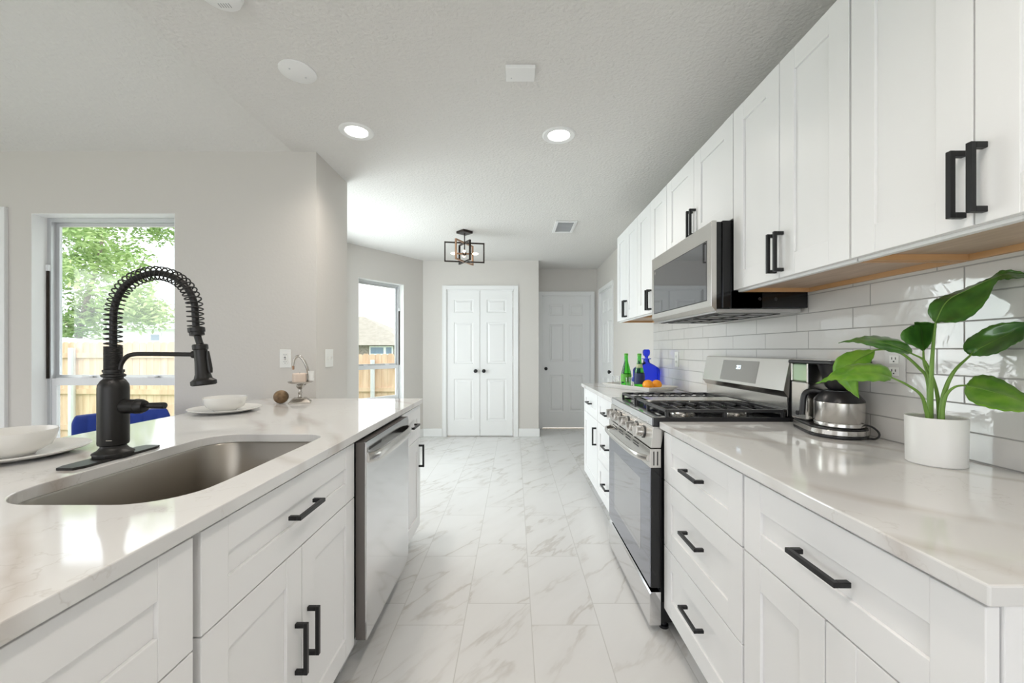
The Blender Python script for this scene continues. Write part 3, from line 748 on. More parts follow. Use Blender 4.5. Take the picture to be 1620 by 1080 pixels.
# ------------------------------------------------------------------ gas range
RY0, RY1 = 1.745, 2.497
t = thing('gas_range', 'stainless steel and black freestanding gas range with five burner knobs', 'stove', (.92, 2.12, 0))
obj('body', MB().box(.632, W-.012, RY0+.004, RY1-.004, .045, .905), BENAMEL, t, bevel=.002)
for (a, b_) in ((.66, 1.79), (.66, 2.45), (1.22, 1.79), (1.22, 2.45)):
    obj('leg', MB().lathe([(0, 0), (.02, 0), (.02, .012), (.012, .014), (.012, .046), (0, .046)], (a, b_, 0), 'z', 16), BPLASTIC, t, smooth=True)
o = obj('storage_drawer', MB().prism([(.583, .035), (.583, .170), (.590, .178), (.632, .178), (.632, .035)], 1, RY0, RY1), BRUSHED, t, bevel=.0015)
d_ = obj('oven_door', MB().box(.589, .630, RY0, RY1, .196, .792), BENAMEL, t, bevel=.002)
obj('door_glass', MB().box(.584, .589, RY0+.001, RY1-.001, .200, .715), OVENGLASS, d_, bevel=.001)
WIN = mat('oven_window', (.48, .48, .50), .05, .85)
obj('door_window', MB().prism([(RY0+.13, .30), (RY1-.13, .30), (RY1-.13, .63), (RY0+.13, .63)], 0, .5834, .5845), WIN, d_)
obj('door_trim', MB().box(.584, .632, RY0-.0012, RY1+.0012, .715, .796), STEEL, d_, bevel=.0015)
for k in range(4):
    yy = RY0+.16+k*.135
    for zz in (.766, .779): obj('vent_slot', MB().box(.5832, .585, yy, yy+.085, zz, zz+.006), DARK, d_)
for xx in (.598, .614): obj('side_slot', MB().box(xx, xx+.005, RY0-.0022, RY0+.002, .725, .785), DARK, d_)
m = MB(); P = []; Fc = []; n = 20
for i in range(n+1):
    u = i/n; y = RY0+.015+(RY1-RY0-.03)*u; bow = .004+.046*(max(0, 1-(2*u-1)**4))**.5
    x = .584-bow; z = .752
    for k in range(10):
        a = 2*PI*k/10; P.append((x-.007*math.cos(a), y, z+.0135*math.sin(a)))
for i in range(n):
    for j in range(10): Fc.append((i*10+j, i*10+(j+1) % 10, (i+1)*10+(j+1) % 10, (i+1)*10+j))
Fc += [tuple(range(10)), tuple(range(n*10, n*10+10))]
m.faces(P, Fc); obj('door_handle', m, STEEL, d_, smooth=True, angle=50)
obj('control_panel', MB().prism([(.588, .800), (.632, .800), (.650, .892), (.598, .892)], 1, RY0+.001, RY1-.001), STEEL, t, bevel=.0015)
dirn = Vector((-.994, 0, .108)).normalized()
for yy in (1.862, 1.972, 2.122, 2.272, 2.382):
    c0 = Vector((.5925, yy, .848)); kb = obj('knob', seg_lathe([(0, 0), (.024, 0), (.024, .006), (.020, .009), (.019, .030), (.017, .033), (0, .033)], c0, c0+dirn), STEEL, t, smooth=True, angle=30)
    p = c0+dirn*.036; Rk = Matrix.Rotation(math.radians(-6), 3, 'Y')
    obj('knob_grip', rotbox(MB(), c0+dirn*.030, .020, .0065, .024, Rk), STEEL, kb, bevel=.002)
    obj('bezel', seg_lathe([(.024, -.0005), (.029, -.0005), (.029, .003), (.024, .003)], c0, c0+dirn), BPLASTIC, kb, smooth=True, angle=30)
obj('cooktop', MB().prism([(.596, .894), (.596, .928), (.602, .932), (.655, .934), (.660, .922), (1.185, .922), (1.185, .894)], 1, RY0+.012, RY1-.012), BRUSHED, t, bevel=.001)
obj('cooktop_well', MB().box(.675, 1.165, RY0+.02, RY1-.02, .9215, .9235), BENAMEL, t, label='glossy black burner well')
for (a, b_) in ((RY0, RY0+.012), (RY1-.012, RY1)): obj('side_cap', MB().box(.600, 1.19, a, b_, .895, .930), BPLASTIC, t, bevel=.001)
bc = [(.79, 1.905, .042), (1.04, 1.905, .036), (.79, 2.335, .036), (1.04, 2.335, .030), (.92, 2.12, .045)]
for (a, b_, r) in bc:
    bb = obj('burner', MB().lathe([(0, .9235), (r+.012, .9235), (r+.010, .930), (r, .938), (0, .938)], (a, b_, 0), 'z', 28), STEEL, t, smooth=True, angle=30)
    obj('burner_cap', MB().lathe([(0, .938), (r-.002, .938), (r, .940), (r-.002, .945), (0, .947)], (a, b_, 0), 'z', 28), IRON, bb, smooth=True, angle=30)
def grate(ya, yb):
    m = MB(); z1, z0 = .963, .950; x0, x1 = .665, 1.172; s = .0065
    for yy in (ya, yb): m.box(x0, x1, yy-s, yy+s, z0, z1)
    for xx in (x0, x1): m.box(xx-s, xx+s, ya, yb, z0, z1)
    nf = 8; ym = (ya+yb)/2
    for k in range(1, nf):
        xx = x0+(x1-x0)*k/nf
        gap = .028
        m.prism([(ya, z1), (ym-gap, z1+.003), (ym-gap+.004, z1-.004), (ym-gap-.02, z0+.002), (ya, z0)], 0, xx-.004, xx+.004)
        m.prism([(yb, z1), (ym+gap, z1+.003), (ym+gap-.004, z1-.004), (ym+gap+.02, z0+.002), (yb, z0)], 0, xx-.004, xx+.004)
    for xx in (x0, x1, (x0+x1)/2):
        for yy in (ya, yb): m.box(xx-.007, xx+.007, yy-.007, yy+.007, .9235, z0+.002)
    m.box(x0+.0, x1, ym-.004, ym+.004, z0, z0+.006)
    return obj('grate', m, IRON, t, bevel=.0015, seg=1)
grate(RY0+.022, RY0+.272); grate(RY1-.272, RY1-.022)
m = MB()  # centre griddle grate
ga, gb = RY0+.284, RY1-.284; 
m.box(.665, .678, ga, gb, .950, .963); m.box(1.16, 1.172, ga, gb, .950, .963); m.box(.665, 1.172, ga, ga+.012, .950, .963); m.box(.665, 1.172, gb-.012, gb, .950, .963)
for k in range(1, 7): m.box(.665+.0725*k-.004, .665+.0725*k+.004, ga+.012, gb-.012, .952, .962)
for xx in (.671, 1.166):
    for yy in (ga+.006, gb-.006): m.box(xx-.006, xx+.006, yy-.006, yy+.006, .9235, .951)
obj('grate', m, IRON, t, bevel=.0015, seg=1)
m = MB(); m.box(.690, .82, ga+.016, gb-.016, .9635, .968) ; m.box(.82, 1.15, ga+.016, gb-.016, .9635, .968); obj('griddle_plate', m, STEEL, t, bevel=.002, label='flat satin steel centre bar')
# backguard
bgp = obj('backguard', MB().prism([(1.186, .905), (1.186, 1.035), (1.176, 1.046), (1.198, 1.180), (1.215, 1.184), (W-.004, 1.184), (W-.004, .905)], 1, RY0+.004, RY1-.004), BENAMEL, t, bevel=.001)
obj('lower_panel', MB().box(1.1835, 1.187, RY0+.012, RY1-.012, .936, 1.020), STEEL, bgp)
obj('panel_face', MB().prism([(1.160, 1.046), (1.188, 1.183), (1.206, 1.187), (1.206, 1.181), (1.192, 1.175), (1.184, 1.018), (1.180, 1.018)], 1, RY0, RY1), STEEL, bgp, bevel=.001)
def face_quad(mt, name, par, ya, yb, ua, ub, e=.0012):
    A = Vector((1.160, 0, 1.046)); B = Vector((1.188, 0, 1.183)); nrm = Vector((-(B-A).z, 0, (B-A).x)).normalized()
    P = []
    for q in (0, e):
        for (y, u) in ((ya, ua), (yb, ua), (yb, ub), (ya, ub)):
            p = A.lerp(B, u)+nrm*q; P.append((p.x, y, p.z))
    return obj(name, MB().faces(P, []) and None or _fq(P), mt, par)
def _fq(P):
    m = MB(); m.faces(P, [(0, 1, 2, 3), (7, 6, 5, 4), (0, 4, 5, 1), (1, 5, 6, 2), (2, 6, 7, 3), (3, 7, 4, 0)]); return m
ds = face_quad(DISPLAY, 'display', bgp, 1.955, 2.29, .10, .88)
for (ya, yb, ua, ub_) in ((2.108, 2.120, .56, .60), (2.108, 2.120, .66, .70), (2.106, 2.109, .56, .70), (2.125, 2.128, .56, .70), (2.132, 2.144, .56, .60), (2.132, 2.144, .66, .70), (2.132, 2.135, .56, .70)):
    face_quad(DIGIT, 'digit', ds, ya, yb, ua, ub_, .0018)

# ------------------------------------------------------------------ microwave
t = thing('microwave', 'over-the-range microwave with stainless door and dark mirrored window', 'microwave', (1.06, 2.12, 1.38))
MY0, MY1 = 1.745, 2.495
obj('body', MB().box(.936, W-.004, MY0+.004, MY1-.004, 1.405, 1.478).box(.936, W-.2, MY0+.004, MY1-.004, 1.405, 1.783), BENAMEL, t, bevel=.001)
obj('door_back', MB().box(.872, .936, MY0+.012, MY1-.012, 1.402, 1.780).box(.90, .936, MY0+.004, MY1-.004, 1.405, 1.783), BENAMEL, t, bevel=.002)
dd = obj('door', MB().prism([(.848, 1.412), (.848, 1.776), (.856, 1.782), (.872, 1.782), (.872, 1.392), (.864, 1.392)], 1, MY0, MY1), STEEL, t, bevel=.0015)
obj('window', MB().box(.8465, .850, MY0+.042, MY1-.042, 1.443, 1.700), MICROGLASS, dd, bevel=.001)
obj('window_border', MB().box(.8472, .849, MY0+.039, MY1-.035, 1.439, 1.704), DARK, dd)
obj('badge', MB().lathe([(0, 0), (.009, 0), (.009, .001), (0, .001)], (.8466, MY1-.062, 1.682), '-x', 20), PEWTER, dd)
obj('underside', MB().box(.875, W-.02, MY0+.02, MY1-.02, 1.385, 1.405), FILTER, t, bevel=.004)
for (x0, x1, y0, y1) in ((.93, 1.18, 1.80, 2.10), (.93, 1.18, 2.14, 2.44)):
    m = MB()
    for k in (0, 1, 2, 3):
        yy = y0+(y1-y0)*k/3; m.box(x0, x1, yy-.003, yy+.003, 1.382, 1.386)
    for xx in (x0, (x0+x1)/2, x1): m.box(xx-.003, xx+.003, y0, y1, 1.382, 1.386)
    obj('grease_filter', m, DARK, t)
obj('vent_grille', MB().box(.885, .905, MY0+.05, MY1-.05, 1.382, 1.386), DARK, t)
for xx in (1.06, 1.13): obj('screw', MB().lathe([(0, 0), (.007, 0), (.006, .003), (0, .003)], (xx, MY0+.004, 1.443), '-y', 14), BPLASTIC, t, smooth=True)

# ------------------------------------------------------------------ outlets and switches
def outlet(loc, axis, lab, gfci=False, hgt=.118, pm=None):
    """axis '-y' wall plate facing the camera, '-x' plate on the right wall"""
    t = thing('wall_outlet', lab, 'outlet', loc)
    def B(m, u0, u1, v0, v1, d0, d1):
        if axis == '-y': m.box(loc[0]+u0, loc[0]+u1, loc[1]-d1, loc[1]-d0, loc[2]+v0, loc[2]+v1)
        else: m.box(loc[0]-d1, loc[0]-d0, loc[1]-u1, loc[1]-u0, loc[2]+v0, loc[2]+v1)
        return m
    obj('cover_plate', B(MB(), -.036, .036, -hgt/2, hgt/2, 0, .006), pm or PLATEW, t, bevel=.002)
    if gfci: obj('receptacle', B(MB(), -.017, .017, -.034, .034, .006, .009), PLATEW, t, bevel=.001); zz = (.022, -.022)
    else: zz = (.020, -.020)
    for z_ in zz:
        if not gfci: obj('receptacle', B(MB(), -.017, .017, z_-.014, z_+.014, .006, .0085), PLATEW, t, bevel=.003)
        for u in (-.0065, .0065): obj('slot', B(MB(), u-.001, u+.001, z_-.001, z_+.007, .0085, .0095), DARK, t)
        obj('slot', B(MB(), -.002, .002, z_-.009, z_-.005, .0085, .0095), DARK, t)
    if gfci:
        obj('test_button', B(MB(), -.006, .006, .002, .008, .009, .0105), DARK, t); obj('reset_button', B(MB(), -.006, .006, -.008, -.002, .009, .0105), PEWTER, t)
    return t
outlet((-1.453, 2.57, 1.168), '-y', 'white outlet with test buttons on the beige wall behind the candle holder', True, .116)
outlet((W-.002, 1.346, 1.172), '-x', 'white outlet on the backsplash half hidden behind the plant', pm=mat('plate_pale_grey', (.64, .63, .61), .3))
outlet((W-.002, 3.16, 1.15), '-x', 'white outlet on the backsplash beside the blue bottle')
t = thing('light_switch', 'white double light switch on the wall end left of the bay window', 'light switch', (-1.26, 2.745, 1.168))
obj('cover_plate', MB().box(-1.26, -1.254, 2.685, 2.800, 1.108, 1.228), PLATEW, t, bevel=.002)
for yy in (2.72, 2.766): obj('toggle', MB().box(-1.254, -1.244, yy-.004, yy+.004, 1.160, 1.178), PLATEW, t, bevel=.001)

# ------------------------------------------------------------------ crockery on the peninsula
PLP = [(0, .004), (.075, .004), (.100, .007), (.150, .021), (.155, .022), (.155, .019), (.148, .015), (.102, .002), (.085, 0), (0, 0)]
BWP = [(0, .010), (.045, .012), (.075, .028), (.086, .050), (.0905, .070), (.092, .070), (.0925, .067), (.089, .045), (.078, .022), (.048, .004), (.046, 0), (0, 0)]
pt = obj('dinner_plate', MB().lathe(PLP, (-1.443, 2.02, .915), 'z', 64), CERAMIC, smooth=True, base=(-1.443, 2.02, .915), angle=50)
tag(pt, 'round white dinner plate on the peninsula by the beige wall', 'plate', 'white dinner plates')
p2 = copy_tree(pt, (-1.445, 1.17, .915), label='round white dinner plate at the left edge of the view beside the faucet')
bw = obj('bowl', MB().lathe(BWP, (-1.443, 2.02, .9195), 'z', 64), CERAMIC, smooth=True, base=(-1.443, 2.02, .9195), angle=50)
tag(bw, 'white bowl on the far plate, past the faucet spout', 'bowl', 'white bowls')
b2 = copy_tree(bw, (-1.455, 1.17, .9195), label='white bowl on the plate at the left edge of the view')

# candle holder and wooden ball
cx, cy, cz = -1.25, 2.36, .915
t = thing('candle_holder', 'silver candle holder with a curved hook arm beside the wooden ball', 'candle holder', (cx, cy, cz))
Rq = Matrix.Rotation(math.radians(25), 3, 'Z')
def sq(z, h): return [tuple(Vector((cx, cy, cz+z)) + Rq @ Vector((sx*h, sy*h, 0))) for sx, sy in ((-1, -1), (1, -1), (1, 1), (-1, 1))]
m = MB(); P = sq(0, .058)+sq(.006, .058)+sq(.026, .036)+sq(.030, .034); Fc = [(3, 2, 1, 0), (12, 13, 14, 15)]
for k in range(3):
    for q in range(4): Fc.append((4*k+q, 4*k+(q+1) % 4, 4*k+4+(q+1) % 4, 4*k+4+q))
m.faces(P, Fc); obj('foot', m, PEWTER, t, bevel=.002)
obj('stem', MB().lathe([(0, .028), (.020, .030), (.012, .036), (.009, .05), (.012, .058), (.009, .066), (.008, .078), (.014, .084), (.022, .095), (.018, .108), (.008, .112), (0, .112)], (cx, cy, cz), 'z', 24), PEWTER, t, smooth=True)
obj('drip_pan', MB().lathe([(0, .112), (.045, .112), (.062, .117), (.066, .124), (.063, .125), (.058, .119), (0, .116)], (cx, cy, cz), 'z', 36), PEWTER, t, smooth=True)
hk = crom([(cx+.010, cy+.03, cz+.10), (cx+.030, cy+.03, cz+.125), (cx+.040, cy+.02, cz+.155), (cx+.034, cy+.01, cz+.205), (cx+.014, cy+.005, cz+.25), (cx-.010, cy, cz+.272), (cx-.032, cy, cz+.255), (cx-.040, cy, cz+.215)], 6)
nn = len(hk); obj('hook_arm', MB().tube(hk, [.004+.0045*math.sin(PI*i/(nn-1)) for i in range(nn)], 12), PEWTER, t, smooth=True)
obj('hook_tip', MB().lathe([(0, 0), (.006, .001), (.0065, .020), (.004, .024), (0, .024)], (cx-.041, cy, cz+.192), 'z', 14), COPPER, t, smooth=True)
c_ = obj('candle', MB().lathe([(0, .1185), (.037, .1185), (.038, .119), (.038, .168), (.034, .172), (.015, .168), (0, .167)], (cx-.004, cy, cz), 'z', 36), CANDLE, smooth=True, base=(cx-.004, cy, cz+.1165))
tag(c_, 'short cream pillar candle standing in the silver holder', 'candle')
obj('wick', MB().tube([(cx-.004, cy, cz+.166), (cx-.003, cy, cz+.178)], .001, 6), DARK, c_)
cp_ = obj('crystal_tumbler', MB().open_lathe([(.016, .128), (.017, .140), (.015, .150), (.018, .185), (.0165, .185), (.0135, .15)], (cx+.056, cy+.015, cz), 'z', 16), CERAMIC, t, smooth=True)
cp_.name = 'side_cup'
wb = noise_col('carved_wood', (.13, .075, .035), (.28, .18, .09), 30, .5)
t = obj('wooden_ball', MB().ball((-1.345, 2.33, .915+.038), .040, 28, (1, 1, .95)), wb, smooth=True, base=(-1.345, 2.33, .915)); tag(t, 'brown carved wooden ball beside the silver candle holder', 'ornament')

# ------------------------------------------------------------------ tray with bottles and oranges
T0 = Vector((.965, 2.90, .915)); tu = Vector((-.454, .891, 0)); tv = Vector((.891, .454, 0)); TL, TW = .53, .30
def TP(u, v, z): return tuple(T0 + tu*u + tv*v + Vector((0, 0, z)))
m = MB()
def trect(i, z): return [TP(i, i, z), TP(TL-i, i, z), TP(TL-i, TW-i, z), TP(i, TW-i, z)]
P = trect(.03, 0)+trect(0, .034)+trect(.006, .036)+trect(.036, .006); Fc = [(0, 1, 2, 3), (12, 13, 14, 15)]
for k in range(3):
    for q in range(4): Fc.append((4*k+q, 4*k+(q+1) % 4, 4*k+4+(q+1) % 4, 4*k+4+q))
m.faces(P, Fc)
t = obj('serving_tray', m, CERAMIC, bevel=.0015, base=TP(TL/2, TW/2, 0)); tag(t, 'rectangular white ceramic tray on the far countertop', 'tray')
gy = mat('handle_hole', (.85, .8, .66), .4)
m = MB(); m.faces([TP(.0125, .10, .018), TP(.0125, .20, .018), TP(.0045, .20, .027), TP(.0045, .10, .027)], [(0, 1, 2, 3)]); obj('handle_slot', m, gy, t)
def bottle(u, v, lab, neckdark=True):
    c = TP(u, v, .0068)
    t = thing('glass_bottle', lab, 'bottle', c, 'green sparkling water bottles')
    BK = 1.04
    obj('glass_body', MB().lathe([(r_*BK, z_*BK) for r_, z_ in [(0, 0), (.030, 0), (.036, .006), (.039, .05), (.0395, .09), (.034, .125), (.024, .165), (.0155, .20), (.0135, .235), (.0145, .24), (.0145, .245), (0, .245)]], c, 'z', 32), GREENG, t, smooth=True)
    obj('cap', MB().lathe([(r_*BK, z_*BK) for r_, z_ in [(0, .2455), (.015, .2455), (.0155, .258), (.012, .262), (0, .262)]], c, 'z', 20), LABELG, t, smooth=True)
    return t, c
t, c = bottle(.35, .105, 'green glass bottle with a plain pale-green label, the far one of two')
obj('label', MB().open_lathe([(.0413, .047), (.0417, .062), (.0418, .094), (.0400, .108)], c, 'z', 32), LABELG, t, smooth=True)
t, c = bottle(.225, .125, 'green glass bottle with a dark blue label, the one nearer the oranges')
obj('label', MB().open_lathe([(.0414, .037), (.0418, .052), (.0418, .094), (.0385, .119)], c, 'z', 32), LABELB, t, smooth=True)
obj('neck_label', MB().open_lathe([(.0278, .160), (.0215, .190)], c, 'z', 24), mat('neck_label_pale', (.45, .5, .3), .5), t, smooth=True)
t = thing('decanter', 'cobalt blue glass bottle with square shoulders and stopper behind the green bottles', 'bottle', (1.147, 3.52, .915))
c = (1.147, 3.52, .915)
R = Matrix.Rotation(math.radians(14), 3, 'Z')
def oval_body(secs, seg=36, pw=4.0):
    m = MB(); vs = []; 
    for (hx, hy, z) in secs:
        for k in range(seg):
            a = 2*PI*k/seg; ca, sa = math.cos(a), math.sin(a); r = (abs(ca)**pw+abs(sa)**pw)**(-1/pw)
            vs.append(Vector(c)+R @ Vector((hx*r*ca, hy*r*sa, z)))
    n = len(secs); fs = [(i*seg+k, i*seg+(k+1) % seg, (i+1)*seg+(k+1) % seg, (i+1)*seg+k) for i in range(n-1) for k in range(seg)]
    fs += [tuple(range(seg))[::-1], tuple(range((n-1)*seg, n*seg))]; m.faces(vs, fs); return m
obj('glass_body', oval_body([(.112, .034, 0), (.118, .040, .006), (.120, .042, .10), (.120, .042, .135), (.112, .040, .150), (.065, .032, .178), (.034, .024, .192), (.024, .022, .200), (.021, .021, .225), (.034, .034, .228), (.034, .034, .234), (.018, .018, .236)]), BLUEG, t, smooth=True)
obj('stopper', oval_body([(.012, .012, .2365), (.012, .012, .25), (.028, .014, .262), (.032, .015, .285), (.030, .014, .305), (.02, .01, .312)]), BLUEG, t, smooth=True)
for (u, v, r, lab) in ((.095, .085, .040, 'ripe orange on the white tray, the one nearer the green bottles'), (.10, .178, .038, 'ripe orange on the white tray, the one nearer the wall'), (.175, .165, .034, 'ripe orange on the white tray, behind the other two')):
    t = obj('orange_fruit', MB().ball(TP(u, v, .007+r*.97), r, 24, (1, 1, .97)), ORANGE, smooth=True, base=TP(u, v, .006)); tag(t, lab, 'orange', 'oranges on the tray')
    obj('stem_scar', MB().lathe([(0, 0), (.004, 0), (.002, .002)], TP(u, v, .006+r*1.93), 'z', 8), STEM, t)
for (u, v, lab) in ((.465, .10, 'small clear drinking glass at the far end of the white tray'), (.285, .078, 'small clear drinking glass in front of the far green bottle')):
    t = obj('drinking_glass', MB().lathe([(0, .006), (.024, .006), (.029, .085), (.031, .085), (.027, 0), (0, 0)], TP(u, v, .0068), 'z', 28), CLEARG, smooth=True, base=TP(u, v, .006)); tag(t, lab, 'glass', 'clear glasses on the tray')

# ------------------------------------------------------------------ coffee maker
t = thing('coffee_maker', 'stainless steel drip coffee maker with a thermal carafe and black lid', 'coffee maker', (1.16, 1.50, .915))
def stad(m, ca, ra, cb, rb, z0, z1, seg=20):
    ca, cb = Vector(ca), Vector(cb); d = (cb-ca).normalized(); a0 = math.atan2(d.y, d.x); P = []
    for k in range(seg+1):
        a = a0+PI/2+PI*k/seg; P.append((ca.x+ra*math.cos(a), ca.y+ra*math.sin(a)))
    for k in range(seg+1):
        a = a0-PI/2+PI*k/seg; P.append((cb.x+rb*math.cos(a), cb.y+rb*math.sin(a)))
    m.prism(P, 2, z0, z1); return m
A, B_ = (1.163, 1.462), (1.185, 1.588)
obj('base', stad(MB(), A, .090, B_, .075, .917, .928), BPLASTIC, t, bevel=.003)
bs = obj('base_band', stad(MB(), A, .0905, B_, .0755, .928, .945), STEEL, t, bevel=.001)
obj('warming_plate', stad(MB(), A, .088, B_, .072, .945, .950), BPLASTIC, t, bevel=.002)
for k in range(8): obj('lettering', MB().box(1.104, 1.1095, 1.545-.006*k, 1.541-.006*k, .934, .939), DARK, bs) if False else None
tw = obj('tower', MB().box(1.120, 1.252, 1.548, 1.640, .950, 1.100), STEEL, t, bevel=.008, seg=3)
obj('water_tank', MB().box(1.126, 1.248, 1.553, 1.636, 1.101, 1.168), mat('tank_clear', (.45, .62, .42), .08, 0, Specular_IOR_Level=1), t, bevel=.004, label='translucent water tank')
obj('tank_frame', MB().box(1.120, 1.252, 1.545, 1.553, 1.098, 1.172), STEEL, t, bevel=.001)
obj('tank_edge', MB().box(1.1195, 1.126, 1.632, 1.640, 1.1005, 1.1695), STEEL, t, bevel=.001)
obj('lid', MB().box(1.112, 1.258, 1.42, 1.646, 1.170, 1.184), BPLASTIC, t, bevel=.004)
obj('lid_plate', MB().box(1.118, 1.252, 1.43, 1.64, 1.184, 1.187), STEEL, t, bevel=.001)
obj('power_button', MB().lathe([(0, 0), (.0095, 0), (.009, .003), (0, .003)], (1.120, 1.600, .975), '-x', 20), BPLASTIC, tw, smooth=True)
CC = (1.172, 1.462)
obj('filter_basket', MB().lathe([(0, 1.080), (.030, 1.080), (.040, 1.090), (.062, 1.165), (.064, 1.170), (0, 1.170)], (*CC, 0), 'z', 36), BPLASTIC, t, smooth=True)
cf = thing('thermal_carafe', 'round stainless thermal carafe with black shoulder standing on the coffee maker', 'carafe', (*CC, .9505))
obj('steel_body', MB().lathe([(0, 0), (.070, 0), (.0735, .003), (.0735, .014), (.0728, .0155), (.0735, .017), (.074, .086), (.073, .0875), (0, .0875)], (*CC, .9505), 'z', 48), STEEL, cf, smooth=True, angle=30)
obj('shoulder', MB().lathe([(.0735, .0878), (.0745, .090), (.072, .096), (.052, .122), (.046, .125), (.046, .128), (0, .1285)], (*CC, .9505), 'z', 48), BPLASTIC, cf, smooth=True, angle=30)
hd_ = Vector((-.80, .60, 0)).normalized(); c3 = Vector((*CC, .9505))
hp_ = crom([c3+hd_*.045+Vector((0, 0, .117)), c3+hd_*.075+Vector((0, 0, .122)), c3+hd_*.096+Vector((0, 0, .113)), c3+hd_*.104+Vector((0, 0, .09)), c3+hd_*.108+Vector((0, 0, .03))], 6)
obj('handle', MB().tube(hp_, [.010]*len(hp_), 12), BPLASTIC, cf, smooth=True)
cord = crom([(1.20, 1.386, .922), (1.228, 1.378, .9195), (1.240, 1.375, .932), (1.238, 1.382, .948), (1.22, 1.396, .962), (1.19, 1.44, .96)], 8)
obj('power_cord', MB().tube(cord, .0032, 8), BPLASTIC, t, smooth=True)

